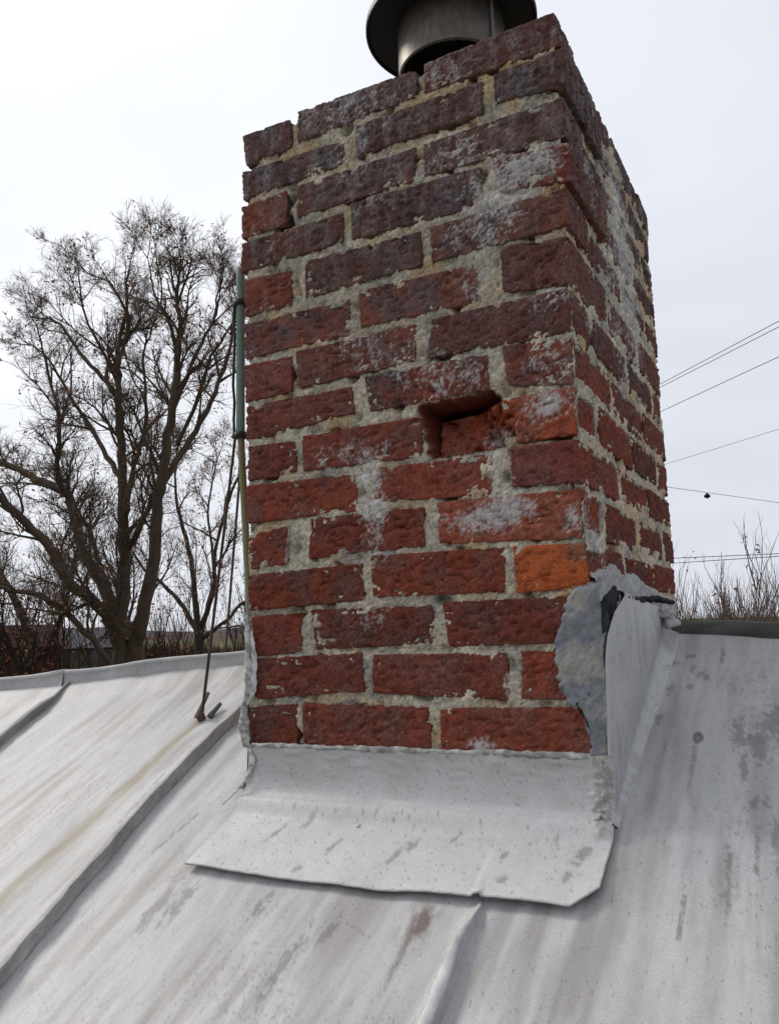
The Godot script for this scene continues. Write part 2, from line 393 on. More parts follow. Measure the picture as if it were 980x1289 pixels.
func in_poly(p: Vector2, poly: PackedVector2Array) -> float:     # signed distance, positive inside
	var best := 1e9
	var inside := false
	var j := poly.size() - 1
	for i in poly.size():
		var a := poly[i]
		var b := poly[j]
		if (a.y > p.y) != (b.y > p.y) and p.x < (b.x - a.x) * (p.y - a.y) / (b.y - a.y) + a.x:
			inside = not inside
		var ab := b - a
		var t := clampf((p - a).dot(ab) / ab.length_squared(), 0.0, 1.0)
		best = minf(best, p.distance_squared_to(a + ab * t))
		j = i
	return sqrt(best) * (1.0 if inside else -1.0)

func mortar_sheet(acc: Acc, frame: Transform3D, u0: float, u1: float, v0: float, v1: float, step: float, blooms: Array, hole: PackedVector2Array, covers: Array, full := 0.0) -> void:
	var nu := int((u1 - u0) / step) + 1
	var nv := int((v1 - v0) / step) + 1
	var base := acc.v.size()
	for j in nv + 1:
		for i in nu + 1:
			var u := lerpf(u0, u1, float(i) / nu)
			var v := lerpf(v0, v1, float(j) / nv)
			var world: Vector3 = frame * Vector3(u, v, 0)
			var big := n_big.get_noise_3dv(world * 0.8 + Vector3(3, 9, 1))
			var mid := n_mid.get_noise_3dv(world + Vector3(5, 2, 8))
			var small := n_fine.get_noise_3dv(world)
			var w := full - 0.0056 + big * 0.0056 + mid * 0.0036 + small * 0.0030
			if big < -0.33:
				w -= minf((-0.33 - big) * 0.05, 0.014)             # washed-out stretches of joint
			var e := 0.0
			var inside := 0.0
			if blooms.size() > 0:
				e = bloom_at(blooms, u, v)
				w += clampf(e, 0.0, 1.0) * 0.0035
			if hole.size() > 0 and u > hole[0].x - 0.03 and u < hole[3].x + 0.03 and absf(v + 0.575) < 0.06:
				var sd := in_poly(Vector2(u, v), hole) + mid * 0.004
				if sd > -0.006:
					w += (mid + small) * 0.004 - smoothstep(-0.002, 0.011, sd) * (0.15 + big * 0.06 + mid * 0.03)
					inside = smoothstep(-0.006, -0.002, sd)
			for r: Rect2 in covers:
				if r.has_point(Vector2(u, v)):
					w = minf(w - 0.02, -0.03)
					break
			var high := clampf((v + 0.45) / 0.5, 0.0, 1.0)
			var soft := n_soft.get_noise_3dv(world * 1.0)
			var col := Color(0.70, 0.63, 0.49).lerp(Color(0.62, 0.45, 0.25), clampf(high * 0.6 + 0.05 + soft * 1.8 + mid * 0.8, 0.0, 1.0))
			col = col.lerp(Color(0.45, 0.42, 0.365), clampf(n_big.get_noise_3dv(world * 0.5 + Vector3(31, 5, 2)) * 1.8 + 0.1 + mid * 0.4, 0.0, 0.9))
			col = col.lerp(Color(0.68, 0.67, 0.65), clampf(e * (0.7 + mid * 0.8), 0.0, 0.85))
			col = col.lerp(Color(0.21, 0.062, 0.04), inside)      # the hollow is lined with brick
			col = col * (1.0 + (small * 0.6 + mid * 0.25) * (1.0 - inside))
			col.a = 1.0
			acc.v.append(frame * Vector3(u, v, w))
			acc.c.append(col)
	for j in nv:
		for i in nu:
			var a := base + j * (nu + 1) + i
			acc.quad(a, a + 1, a + nu + 2, a + nu + 1)

# a slab of cement or sealant trowelled over part of a face, or a painted dark gap; its edge dips under the surface that it covers
func slab(frame: Transform3D, poly: PackedVector2Array, step: float, thick: float, rough: float, ragged: float, one: Color, two: Color, mat: Material, clip := Vector2(-9, 9)) -> ArrayMesh:
	var acc := Acc.new()
	var lo := poly[0]
	var hi := poly[0]
	for p in poly:
		lo = lo.min(p)
		hi = hi.max(p)
	lo -= Vector2.ONE * 0.012
	lo.x = maxf(lo.x, clip.x)
	hi += Vector2.ONE * 0.012
	hi.x = minf(hi.x, clip.y)
	var nu := int((hi.x - lo.x) / step) + 1
	var nv := int((hi.y - lo.y) / step) + 1
	var ids := PackedInt32Array()
	ids.resize((nu + 1) * (nv + 1))
	for j in nv + 1:
		for i in nu + 1:
			var p := lo + Vector2(i, j) * step
			var world: Vector3 = frame * Vector3(p.x, p.y, 0)
			var mid := n_mid.get_noise_3dv(world * 1.1 + Vector3(1, 4, 2))
			var small := n_fine.get_noise_3dv(world + Vector3(2, 2, 2))
			var sd := in_poly(p, poly) + mid * ragged + small * ragged * 0.35
			if sd < -0.011:
				ids[j * (nu + 1) + i] = -1
				continue
			var big := n_big.get_noise_3dv(world + Vector3(8, 1, 1))
			var w := -0.016 + (thick + 0.016) * smoothstep(-0.009, 0.004, sd) + (mid * 0.6 + big) * rough + small * rough * 0.35
			ids[j * (nu + 1) + i] = acc.v.size()
			acc.v.append(frame * Vector3(p.x, p.y, w))
			var soft := n_soft.get_noise_3dv(world * 1.6 + Vector3(4, 4, 4))
			var c := one.lerp(two, smoothstep(-0.22, 0.22, soft + mid * 0.35)) * (1.0 + small * 0.25 + mid * 0.2)
			c.a = 1.0
			acc.c.append(c)
	for j in nv:
		for i in nu:
			var a := ids[j * (nu + 1) + i]
			var b := ids[j * (nu + 1) + i + 1]
			var c := ids[(j + 1) * (nu + 1) + i + 1]
			var d := ids[(j + 1) * (nu + 1) + i]
			if a >= 0 and b >= 0 and c >= 0 and d >= 0:
				acc.quad(a, b, c, d)
	return acc.mesh(mat)

# a bar swept along points: section in (side, up) coordinates
func sweep(acc: Acc, pts: Array, ups: Array, section: PackedVector2Array, scales: PackedFloat32Array, col: Color, vary := 0.15, closed := true) -> void:
	var m := section.size()
	var base := acc.v.size()
	for k in pts.size():
		var p: Vector3 = pts[k]
		var ahead: Vector3 = (pts[mini(k + 1, pts.size() - 1)] - pts[maxi(k - 1, 0)]).normalized()
		var up: Vector3 = ups[k]
		var side := ahead.cross(up).normalized()
		up = side.cross(ahead).normalized()
		for j in m:
			var q := p + side * section[j].x * scales[k] + up * section[j].y * scales[k]
			acc.v.append(q)
			var c := col * (1.0 + vary * (n_mid.get_noise_3dv(q) + n_soft.get_noise_3dv(q)))
			c.a = 1.0
			acc.c.append(c)
	for k in pts.size() - 1:
		for j in m if closed else m - 1:
			var a := base + k * m + j
			var b := base + k * m + (j + 1) % m
			acc.quad(a, b, b + m, a + m)
	if closed:
		for e in [0, pts.size() - 1]:
			for j in range(1, m - 1):
				var s: int = base + e * m
				if e == 0:
					acc.i.append_array(PackedInt32Array([s, s + j, s + j + 1]))
				else:
					acc.i.append_array(PackedInt32Array([s, s + j + 1, s + j]))

func ring(radius: float, count: int) -> PackedVector2Array:
	var o := PackedVector2Array()
	for k in count:
		o.append(Vector2(cos(TAU * k / count), sin(TAU * k / count)) * radius)
	return o

func rod(acc: Acc, a: Vector3, b: Vector3, r0: float, r1: float, count: int, col: Color, pieces := 1, sag := 0.0, wob := 0.0) -> void:
	var pts := []
	var ups := []
	var sc := PackedFloat32Array()
	var d := (b - a).normalized()
	var up := Vector3.RIGHT if absf(d.x) < 0.8 else Vector3.FORWARD
	for k in pieces + 1:
		var t := float(k) / pieces
		var p := a.lerp(b, t) - Vector3(0, sag * 4.0 * t * (1 - t), 0)
		if wob > 0.0 and k > 0 and k < pieces:
			p += Vector3(n_mid.get_noise_2d(t * 0.3, a.x), 0, n_mid.get_noise_2d(t * 0.3, a.z + 5.0)) * wob
		pts.append(p)
		ups.append(up)
		sc.append(lerpf(r0, r1, t))
	sweep(acc, pts, ups, ring(1.0, count), sc, col)

# ---------------------------------------------------------------- roof
func roof_at(x: float, z: float, h := 0.0) -> Vector3:
	return Vector3(x, (ROOF_D - ROOF_S * z) / ROOF_C + h / ROOF_C, z)

func along(list: Array, x: float) -> float:
	if x <= list[0][0]:
		return list[0][1]
	for k in range(1, list.size()):
		if x <= list[k][0]:
			return lerpf(list[k - 1][1], list[k][1], (x - list[k - 1][0]) / (list[k][0] - list[k - 1][0]))
	return list[-1][1]

const RIDGE := [[-3.6, -0.17], [-1.59, -0.247], [-1.36, -0.287], [-1.156, -0.331], [-0.907, -0.372], [-0.6, -0.43], [0.0, -0.478], [0.105, -0.470], [0.211, -0.456], [1.6, -0.40]]
const SEAM_A := [[-0.5, -0.80], [-0.195, -0.781], [0.04, -0.767], [0.229, -0.744], [0.382, -0.716], [2.6, -0.40]]       # x of a seam at each z
const SEAM_L := [[-0.5, -1.40], [-0.287, -1.383], [-0.173, -1.372], [-0.068, -1.345], [2.6, -1.0]]
const SEAM_B := [[-0.5, -0.116], [0.161, -0.116], [0.238, -0.116], [0.307, -0.115], [2.6, -0.07]]

func ridge_z(x: float) -> float:
	return along(RIDGE, x)

func roof_dent(x: float, z: float) -> float:
	var d := n_soft.get_noise_3d(x * 0.22, z * 0.12, 4.0) * 0.006 + n_soft.get_noise_3d(x * 0.75, z * 0.4, 1.0) * 0.0030
	d += 0.012 * exp(-pow((z - ridge_z(x)) / 0.035, 2.0))           # the sheet turns up where it meets the ridge
	var xb := along(SEAM_B, z)
	if x <= xb + 0.0005:
		d += 0.014 * exp(-pow((xb - x) / 0.012, 2.0)) * smoothstep(0.14, 0.20, z)  # the sheet swells up to its welt
	return d

const ROOF_WHITE := Color(0.475, 0.473, 0.472)

func blot(x: float, z: float, cx: float, cz: float, rx: float, rz: float) -> float:
	var dx := (x - cx) / rx
	var dz := (z - cz) / rz
	return exp(-(dx * dx + dz * dz))

func roof_color(x: float, z: float) -> Color:
	var soft := n_soft.get_noise_3d(x * 0.5, z * 0.35, 2.0)
	var mid := n_mid.get_noise_3d(x, z * 0.6, 1.0)
	var fine := n_fine.get_noise_3d(x, z * 0.5, 6.0)
	var c := ROOF_WHITE * (1.0 + soft * 0.10 + mid * 0.06 + fine * 0.05)
	# grime that the rain has drawn out down the slope
	var run := n_streak.get_noise_3d(x, z * 0.16, 11.0)
	var speck := n_fine.get_noise_3d(x * 3.0, z * 1.0, 21.0)
	var region := 0.25 + 0.8 * blot(x, z, -1.0, 0.1, 0.22, 0.22) + 0.9 * blot(x, z, -0.42, 0.36, 0.3, 0.13) + 0.5 * blot(x, z, -0.2, 0.3, 0.1, 0.1) + 1.3 * blot(x, z, 0.21, -0.08, 0.08, 0.22) + 0.7 * blot(x, z, 0.12, -0.34, 0.10, 0.10)
	var long_run := n_streak.get_noise_3d(x * 0.55, z * 0.045, 51.0)
	c = c * (1.0 - clampf(long_run * 0.22 + 0.03, -0.03, 0.14))
	var film := n_fine.get_noise_3d(x * 0.55, z * 0.10, 91.0) * 0.7 + n_mid.get_noise_3d(x * 1.1, z * 0.22, 33.0) * 0.6
	c = c.lerp(Color(0.27, 0.255, 0.24), clampf(film * 0.55 + soft * 0.25 - 0.02, 0.0, 0.3))
	var old := n_soft.get_noise_3d(x * 0.8, z * 0.3, 71.0)
	c = c.lerp(Color(0.24, 0.22, 0.20), clampf(old * 0.9 + long_run * 0.6 - 0.06, 0.0, 0.5))
	var dirt := clampf((run * 0.8 + soft * 0.9 + mid * 0.35 - 0.10) * 1.0, 0.0, 1.0) * region
	c = c.lerp(Color(0.19, 0.17, 0.16), clampf(dirt * 0.55, 0.0, 0.55))
	var many := 0.80 - 0.44 * clampf(region * 0.8 + soft * 1.6 - 0.3, 0.0, 1.0)
	if speck > many:
		c = c.lerp(Color(0.14, 0.095, 0.08), clampf((speck - many) * 5.0, 0.0, 0.38))
	for m in SCRATCHES:
		var sx: float = x - lerpf(m[0], m[2], clampf((z - m[1]) / (m[3] - m[1]), 0.0, 1.0)) + mid * 0.003
		if z > m[1] and z < m[3] and absf(sx) < 0.0028:
			c = c.lerp(Color(0.2, 0.185, 0.175), 0.75 * clampf(0.8 + fine * 1.5, 0.0, 1.0))
	# rust run below the foot of the guy wire
	var t := (z + 0.185) / 0.55
	if t > -0.03 and t < 1.3:
		var cx := lerpf(-0.871, -0.860, clampf(t, 0, 1)) + mid * 0.004
		var wd := 0.010 + 0.010 * maxf(t, 0.0)
		var s := exp(-pow((x - cx) / wd, 2.0)) * (1.0 - smoothstep(0.5, 1.3, t)) * (0.65 + run * 0.6)
		c = c.lerp(Color(0.23, 0.18, 0.10), clampf(s * 1.2, 0.0, 0.75))
		s = blot(x, z, -0.871, -0.188, 0.012, 0.018)
		c = c.lerp(Color(0.16, 0.085, 0.04), clampf(s * (1.0 + mid), 0.0, 0.9))
	# rust spot below the apron, with a run
	var spot := blot(x, z, -0.182, 0.196, 0.0095, 0.017) * (1.7 + mid * 1.8 + fine)
	c = c.lerp(Color(0.10, 0.062, 0.05), clampf(spot, 0.0, 0.85))
	var halo := blot(x, z, -0.187, 0.20, 0.022, 0.034) * clampf(0.5 + mid * 2.2 + fine, 0.0, 1.0)
	c = c.lerp(Color(0.18, 0.15, 0.135), clampf(halo, 0.0, 0.55))
	if z > 0.2:
		halo = blot(x, z, -0.187, 0.245, 0.004, 0.030) * (1.0 + mid)
		c = c.lerp(Color(0.15, 0.125, 0.11), clampf(halo, 0.0, 0.6))
	# dark print on the right of the chimney, with a wet run, and some smears beside it
	var dx := (x - 0.103) / 0.0075
	var dz := (z + 0.187) / 0.014
	var rr := sqrt(dx * dx + dz * dz)
	var print_mark := clampf((1.15 - rr) * 5.0, 0.0, 1.0) * clampf(0.45 + fine * 1.5 + smoothstep(0.5, 0.9, rr) * 0.6, 0.0, 1.0)
	c = c.lerp(Color(0.07, 0.062, 0.06), print_mark * 0.85)
	c = c.lerp(Color(0.15, 0.142, 0.138), clampf(blot(x, z, 0.1015, -0.125, 0.0035, 0.045) * (0.9 + mid * 1.2), 0.0, 0.6))
	var smear := 0.0
	for m in SMEARS:
		smear = maxf(smear, blot(x, z, m[0], m[1], m[2], m[3]))
	c = c.lerp(Color(0.13, 0.122, 0.118), clampf((smear * 1.6 + mid * 1.2 + fine * 1.0 - 0.62) * 0.9, 0.0, 0.55) * smoothstep(0.1, 0.35, smear))
	c.a = 1.0
	return c

const SCRATCHES := [[-0.815, -0.03, -0.800, 0.10], [-0.66, 0.06, -0.675, 0.15], [-0.30, 0.20, -0.24, 0.222], [0.16, 0.02, 0.165, 0.12], [0.19, -0.02, 0.192, 0.06], [0.115, 0.10, 0.117, 0.16]]
const SMEARS := [[0.03, -0.40, 0.012, 0.008], [0.045, -0.395, 0.009, 0.010], [0.07, -0.42, 0.010, 0.006], [0.075, -0.385, 0.006, 0.020], [0.088, -0.365, 0.010, 0.012], [0.10, -0.355, 0.008, 0.010], [0.046, -0.31, 0.006, 0.020], [0.075, -0.325, 0.008, 0.012], [0.04, -0.23, 0.006, 0.018], [0.16, -0.20, 0.014, 0.04], [0.19, -0.18, 0.020, 0.05], [0.21, -0.22, 0.020, 0.06], [0.17, -0.13, 0.008, 0.035], [0.058, -0.16, 0.003, 0.014], [0.186, -0.06, 0.006, 0.012], [0.20, -0.055, 0.007, 0.014], [0.215, 0.0, 0.010, 0.05], [0.12, -0.41, 0.004, 0.03], [-0.58, 0.24, 0.012, 0.05], [-0.55, 0.22, 0.012, 0.04], [-0.42, 0.20, 0.008, 0.02], [-0.33, 0.27, 0.010, 0.05], [-0.30, 0.22, 0.008, 0.03], [-0.13, 0.24, 0.004, 0.02]]

func roof_panel(left: Callable, right: Callable, step: float, detail: bool) -> ArrayMesh:
	var acc := Acc.new()
	var rows: Array[float] = []
	var wide: float = right.call(0.0) - left.call(0.0)
	var nu := maxi(4, int(wide / step))
	var near := 0.52
	var nv := int((near + 0.45) / (step * 1.25))
	for j in nv + 1:
		rows.append(float(j) / nv)
	var more := 24
	for j in nv + more + 1:
		for i in nu + 1:
			var s := float(i) / nu
			var z := 0.0
			var x0: float = left.call(0.0)
			var x := lerpf(x0, right.call(0.0), s)
			if j <= nv:
				z = lerpf(ridge_z(x), near, rows[j])
			else:
				z = lerpf(near, EAVE_Z, float(j - nv) / more)
			x = lerpf(left.call(z), right.call(z), s)
			if j <= nv:
				z = lerpf(ridge_z(x), near, rows[j])
			acc.v.append(roof_at(x, z, roof_dent(x, z)))
			acc.c.append(roof_color(x, z))
			acc.uv.append(Vector2(x / 0.62, z / ROOF_C / 0.62))
	for j in nv + more:
		for i in nu:
			var a := j * (nu + 1) + i
			acc.quad(a, a + nu + 1, a + nu + 2, a + 1)
	return acc.mesh(paint_mat)

func seam_bar(line: Array, z0: float, z1: float, tall: float, lean: float, col: Color, section := PackedVector2Array(), by := 0.0) -> ArrayMesh:
	var acc := Acc.new()
	var pts := []
	var ups := []
	var sc := PackedFloat32Array()
	var z := z0
	while z <= z1:
		var x := along(line, z)
		pts.append(roof_at(x + n_soft.get_noise_2d(z * 1.4, x * 9.0) * 0.004, z, roof_dent(x - by, z)))
		var wob := n_soft.get_noise_2d(z * 0.9, 3.0 + x * 5.0)
		ups.append(Vector3(lean + wob * 0.35, ROOF_C, ROOF_S).normalized())
		sc.append(clampf((z - z0) / 0.10, 0.35, 1.0) * (1.0 + wob * 0.18))
		z += 0.02 if z < 0.6 else 0.15
	# a folded double welt: foot, web, then the lip turned over
	var t := tall
	var profile := PackedVector2Array([Vector2(-0.011, -0.004), Vector2(-0.004, 0.004), Vector2(-0.0028, t * 0.55), Vector2(-0.0045, t * 0.97), Vector2(-0.001, t), Vector2(0.0055, t * 0.98), Vector2(0.0075, t * 0.9), Vector2(0.0072, t * 0.52), Vector2(0.0048, t * 0.47), Vector2(0.0025, t * 0.42), Vector2(0.0035, 0.004), Vector2(0.013, -0.004)])
	if section.size() > 0:
		profile = section
	profile.reverse()
	sweep(acc, pts, ups, profile, sc, col, 0.35)
	return acc.mesh(cement_mat)

# ---------------------------------------------------------------- trees
func limb(acc: Acc, pts: Array, sides: int, col: Color) -> void:
	# a smooth tapered tube through points [x, y, z, radius]
	var path := []
	var ups := []
	var sc := PackedFloat32Array()
	for k in pts.size() - 1:
		var a: Array = pts[maxi(k - 1, 0)]
		var b: Array = pts[k]
		var c: Array = pts[k + 1]
		var d: Array = pts[mini(k + 2, pts.size() - 1)]
		var count := 4
		for s in count + (1 if k == pts.size() - 2 else 0):
			var t := float(s) / count
			var va := Vector3(a[0], a[1], a[2])
			var vb := Vector3(b[0], b[1], b[2])
			var p := vb.cubic_interpolate(Vector3(c[0], c[1], c[2]), va, Vector3(d[0], d[1], d[2]), t)
			var r: float = lerpf(b[3], c[3], t) * 0.62
			p += Vector3(n_soft.get_noise_3dv(p * 0.5), n_soft.get_noise_3dv(p * 0.5 + Vector3(9, 9, 9)), n_soft.get_noise_3dv(p * 0.5 + Vector3(5, 0, 5))) * (0.03 + r * 0.3)
			path.append(p)
			ups.append(Vector3(0.31, 0.2, 0.93))
			sc.append(r)
	var base := acc.v.size()
	sweep(acc, path, ups, ring(1.0, sides), sc, col, 0.3)
	for q in range(base, acc.v.size()):                     # knobbly bark
		var p := acc.v[q]
		var centre: Vector3 = path[mini((q - base) / sides, path.size() - 1)]
		acc.v[q] += (p - centre) * 0.25 * n_soft.get_noise_3dv(p * 0.6)

var twig_low := 0.22
var leaf_spots: Array[Transform3D] = []
var leaf_tints: PackedColorArray

func twig(acc: Acc, from: Vector3, way: Vector3, length: float, r: float, level: int, rise: float, col: Color, leafy: float, depth_out: Array) -> void:
	var n := 5 if level < 2 else 4
	var pts := [from]
	var d := way.normalized()
	var p := from
	for k in n:
		d = (d + Vector3(rng.randfn(), rng.randfn(), rng.randfn()) * 0.15 + Vector3(0, rise, 0)).normalized()
		p += d * length / n
		pts.append(p)
	var ups := []
	var sc := PackedFloat32Array()
	for k in n + 1:
		ups.append(Vector3(0.53, 0.11, 0.84))
		sc.append(r * lerpf(1.0, 0.34, float(k) / n))
	sweep(acc, pts, ups, ring(1.0, 5 if level == 0 else 3), sc, col, 0.2)
	if level >= 2 and rng.randf() < leafy:
		for k in rng.randi_range(1, 4):
			var q: Vector3 = pts[rng.randi_range(1, n)]
			add_leaf(q + Vector3(rng.randfn(), rng.randfn() - 0.3, rng.randfn()) * 0.05)
	if level >= 3:
		return
	var kids: int = [8, 6, 3][level]
	for k in kids:
		var t := rng.randf_range(twig_low if level == 0 else 0.22, 1.0)
		var f := t * n
		var b := mini(int(f), n - 1)
		var a: Vector3 = pts[b]
		var q := a.lerp(pts[b + 1], f - b)
		var main: Vector3 = (pts[b + 1] - a).normalized()
		var side := main.cross(Vector3(rng.randfn(), rng.randfn(), rng.randfn())).normalized()
		var go := main * rng.randf_range(0.45, 1.0) + side * rng.randf_range(0.4, 0.8)
		depth_out.append([q, go, length * rng.randf_range(0.42, 0.78) * (1.1 - 0.4 * t), maxf(r * 0.40, 0.0026), level + 1])

func add_leaf(q: Vector3) -> void:
	var s := rng.randf_range(0.04, 0.075)
	leaf_spots.append(Transform3D(Basis.from_euler(Vector3(rng.randf() * TAU, rng.randf() * TAU, rng.randf() * TAU)).scaled(Vector3.ONE * s), q))
	leaf_tints.append(Color(0.30, 0.115, 0.042).lerp(Color(0.45, 0.22, 0.10), rng.randf()) * rng.randf_range(0.6, 1.1))

func leaf_mesh() -> ArrayMesh:
	var acc := Acc.new()
	var shape: Array[Vector2] = [Vector2(0, -0.5), Vector2(0.16, -0.3), Vector2(0.3, -0.1), Vector2(0.2, 0.05), Vector2(0.34, 0.22), Vector2(0.14, 0.42), Vector2(0, 0.55), Vector2(-0.14, 0.42), Vector2(-0.34, 0.22), Vector2(-0.2, 0.05), Vector2(-0.3, -0.1), Vector2(-0.16, -0.3)]
	acc.v.append(Vector3(0, 0, -0.08))
	for p in shape:
		acc.v.append(Vector3(p.x, p.y, absf(p.x) * 0.5 + p.y * p.y * 0.35))
	for k in shape.size():
		acc.i.append_array(PackedInt32Array([0, 1 + (k + 1) % shape.size(), 1 + k]))
	var m := StandardMaterial3D.new()
	m.vertex_color_use_as_albedo = true
	m.roughness = 0.8
	m.metallic_specular = 0.2
	m.backlight_enabled = true
	m.backlight = Color(0.7, 0.7, 0.7)
	for k in acc.v.size():
		acc.c.append(Color.WHITE)
	return acc.mesh(m)

var leaf: ArrayMesh

func put_leaves(parent: Node3D) -> void:
	var mm := MultiMesh.new()
	mm.transform_format = MultiMesh.TRANSFORM_3D
	mm.use_colors = true
	mm.mesh = leaf
	mm.instance_count = leaf_spots.size()
	for k in leaf_spots.size():
		mm.set_instance_transform(k, leaf_spots[k])
		var c := leaf_tints[k]
		c.a = 1.0
		mm.set_instance_color(k, c)
	var o := MultiMeshInstance3D.new()
	o.name = "leaves"
	o.multimesh = mm
	o.set_meta("kind", "stuff")
	parent.add_child(o, true)
	leaf_spots.clear()
	leaf_tints.clear()

func make_tree(called: String, label: String, limbs: Array, col: Color, branches: float, reach: float, leafy: float, seed_value: int, group := "") -> void:
	rng.seed = seed_value
	var root := thing(called, label, "tree", group)
	var twigs := Acc.new()
	var first := true
	for l: Array in limbs:
		var acc := Acc.new()
		limb(acc, l, 12 if first else 8, col)
		part("trunk" if first else "limb", acc.mesh(bark_mat), root)
		if first:
			first = false
			continue
		var total := 0.0
		for k in l.size() - 1:
			total += Vector3(l[k][0], l[k][1], l[k][2]).distance_to(Vector3(l[k + 1][0], l[k + 1][1], l[k + 1][2]))
		var count := maxi(3, int(total * branches))
		for b in count:
			var t := pow(rng.randf_range(0.05, 1.0), 0.75) if b > 1 else 1.0
			var f := t * (l.size() - 1)
			var k := mini(int(f), l.size() - 2)
			var p := Vector3(l[k][0], l[k][1], l[k][2])
			var q := Vector3(l[k + 1][0], l[k + 1][1], l[k + 1][2])
			var main := (q - p).normalized()
			var at := p.lerp(q, f - k)
			var r: float = lerpf(l[k][3], l[k + 1][3], f - k)
			var side := main.cross(Vector3(rng.randfn(), rng.randfn(), rng.randfn())).normalized()
			var go := main * rng.randf_range(0.3, 1.1) + side * rng.randf_range(0.5, 1.0) * (1.0 if b > 1 else 0.3) + Vector3(0, 0.25, 0)
			var length := reach * rng.randf_range(0.6, 1.25) * lerpf(1.0, 0.42, t)
			var br := minf(maxf(r * 0.45, 0.008), 0.026)
			var own := Acc.new()
			var todo := []
			twig(own, at, go, length, br, 0, 0.05, col, leafy, todo)
			part("branch", own.mesh(bark_mat), root)
			while todo.size() > 0:
				var w: Array = todo.pop_back()
				twig(twigs, w[0], w[1], w[2], w[3], w[4], 0.06, col * 1.25, leafy, todo)
			if rng.randf() < (0.55 if at.y < 2.2 else 0.16):                 # a tuft that kept its leaves
				for k2 in rng.randi_range(6, 22):
					add_leaf(at + go.normalized() * length * rng.randf() + Vector3(rng.randfn(), rng.randfn(), rng.randfn()) * 0.14)
	var tw := part("twigs", twigs.mesh(bark_mat), root)
	tw.set_meta("kind", "stuff")
	put_leaves(root)

func make_shrub(called: String, label: String, at: Vector3, wide: float, tall: float, stems: int, col: Color, leafy: float, seed_value: int, group := "") -> void:
	rng.seed = seed_value
	var root := thing(called, label, "shrub", group, at)
	var twigs := Acc.new()
	for s in stems:
		var x := rng.randf_range(-1.0, 1.0)
		var from := Vector3(x * wide * 0.55, 0, rng.randf_range(-0.5, 0.5) * wide)
		var own := Acc.new()
		var todo := []
		var length := tall * rng.randf_range(0.74, 1.06) * (1.0 - 0.28 * x * x)
		twig(own, from, Vector3(x * 0.25 + rng.randfn() * 0.10, 1, rng.randfn() * 0.12), length, rng.randf_range(0.012, 0.024), 0, 0.12, col, leafy, todo)
		part("stem", own.mesh(bark_mat), root)
		while todo.size() > 0:
			var w: Array = todo.pop_back()
			twig(twigs, w[0], (w[1] as Vector3) + Vector3(0, 0.8, 0), w[2] * 0.5, minf(w[3], 0.007), w[4] + (1 if w[4] == 1 else 0), 0.16, col, leafy, todo)
	var tw := part("twigs", twigs.mesh(bark_mat), root)
	tw.set_meta("kind", "stuff")
	for k in leaf_spots.size():
		leaf_spots[k].origin += Vector3.ZERO
	if leaf_spots.size() > 0:
		put_leaves(root)

# ---------------------------------------------------------------- scene
func _ready() -> void:
	rng.seed = 20
	n_big = noise(1, 0.045, 2)
	n_mid = noise(2, 0.016, 3)
	n_fine = noise(3, 0.0055, 2)
	n_streak = noise(4, 0.022, 3)
	n_soft = noise(5, 0.11, 3)
	make_light()
	make_materials()
	make_ground()
	make_roof()
	make_chimney()
	make_cowl()
	make_rod()
	make_far()
	make_trees()
	make_wires()

func make_light() -> void:
	var cam := Camera3D.new()
	cam.name = "camera"
	cam.position = Vector3(0.2981, -0.8835, 1.1431)
	cam.rotation = Vector3(0.1399, 0.4921, -0.0284)
	cam.fov = 64.526
	cam.near = 0.05
	cam.far = 4000.0
	add_child(cam)
	var to_sun := Vector3(-0.74, 0.66, -0.05).normalized()
	var sun := DirectionalLight3D.new()
	sun.name = "sun"
	sun.basis = Basis.looking_at(-to_sun, Vector3.UP)
	sun.light_energy = 0.62
	sun.light_color = Color(1.0, 0.97, 0.93)
	sun.light_angular_distance = 16.0
	sun.shadow_enabled = true
	add_child(sun)
	var w := 768
	var h := 384
	var im := Image.create(w, h, false, Image.FORMAT_RGBF)
	var clouds := noise(31, 0.55, 4)
	for j in h:
		var th := (j + 0.5) / h * PI
		var y := cos(th)
		var s := sin(th)
		for i in w:
			var ph := (i + 0.5) / w * TAU
			var d := Vector3(sin(ph) * s, y, -cos(ph) * s)
			var c := Color(0.63, 0.665, 0.75)
			if y > -0.02:
				var g := maxf(d.dot(to_sun), -1.0)
				var a := acos(clampf(g, -1.0, 1.0))
				var q := d / (absf(y) + 0.35)
				var cl := clouds.get_noise_3d(q.x, q.z * 1.6, q.y * 0.5)
				var glow := exp(-a * a / 0.95)
				c = c.lerp(Color(0.62, 0.65, 0.72), clampf(1.0 - y * 2.2, 0.0, 1.0) * 0.5)
				c = c * (1.0 + 0.07 * cl)
				c = c + Color(0.46, 0.44, 0.40) * glow * (1.0 + 0.15 * cl)
			else:
				c = Color(0.22, 0.21, 0.18)
			im.set_pixel(i, j, c)
	var sky_mat := PanoramaSkyMaterial.new()
	sky_mat.panorama = ImageTexture.create_from_image(im)
	var sky := Sky.new()
	sky.sky_material = sky_mat
	var env := Environment.new()
	env.background_mode = Environment.BG_SKY
	env.sky = sky
	env.tonemap_mode = Environment.TONE_MAPPER_LINEAR
	env.tonemap_exposure = 1.05
	env.sdfgi_enabled = true
	env.ssao_enabled = true
	env.ssil_enabled = true
	var we := WorldEnvironment.new()
	we.name = "world"
	we.environment = env
	add_child(we)

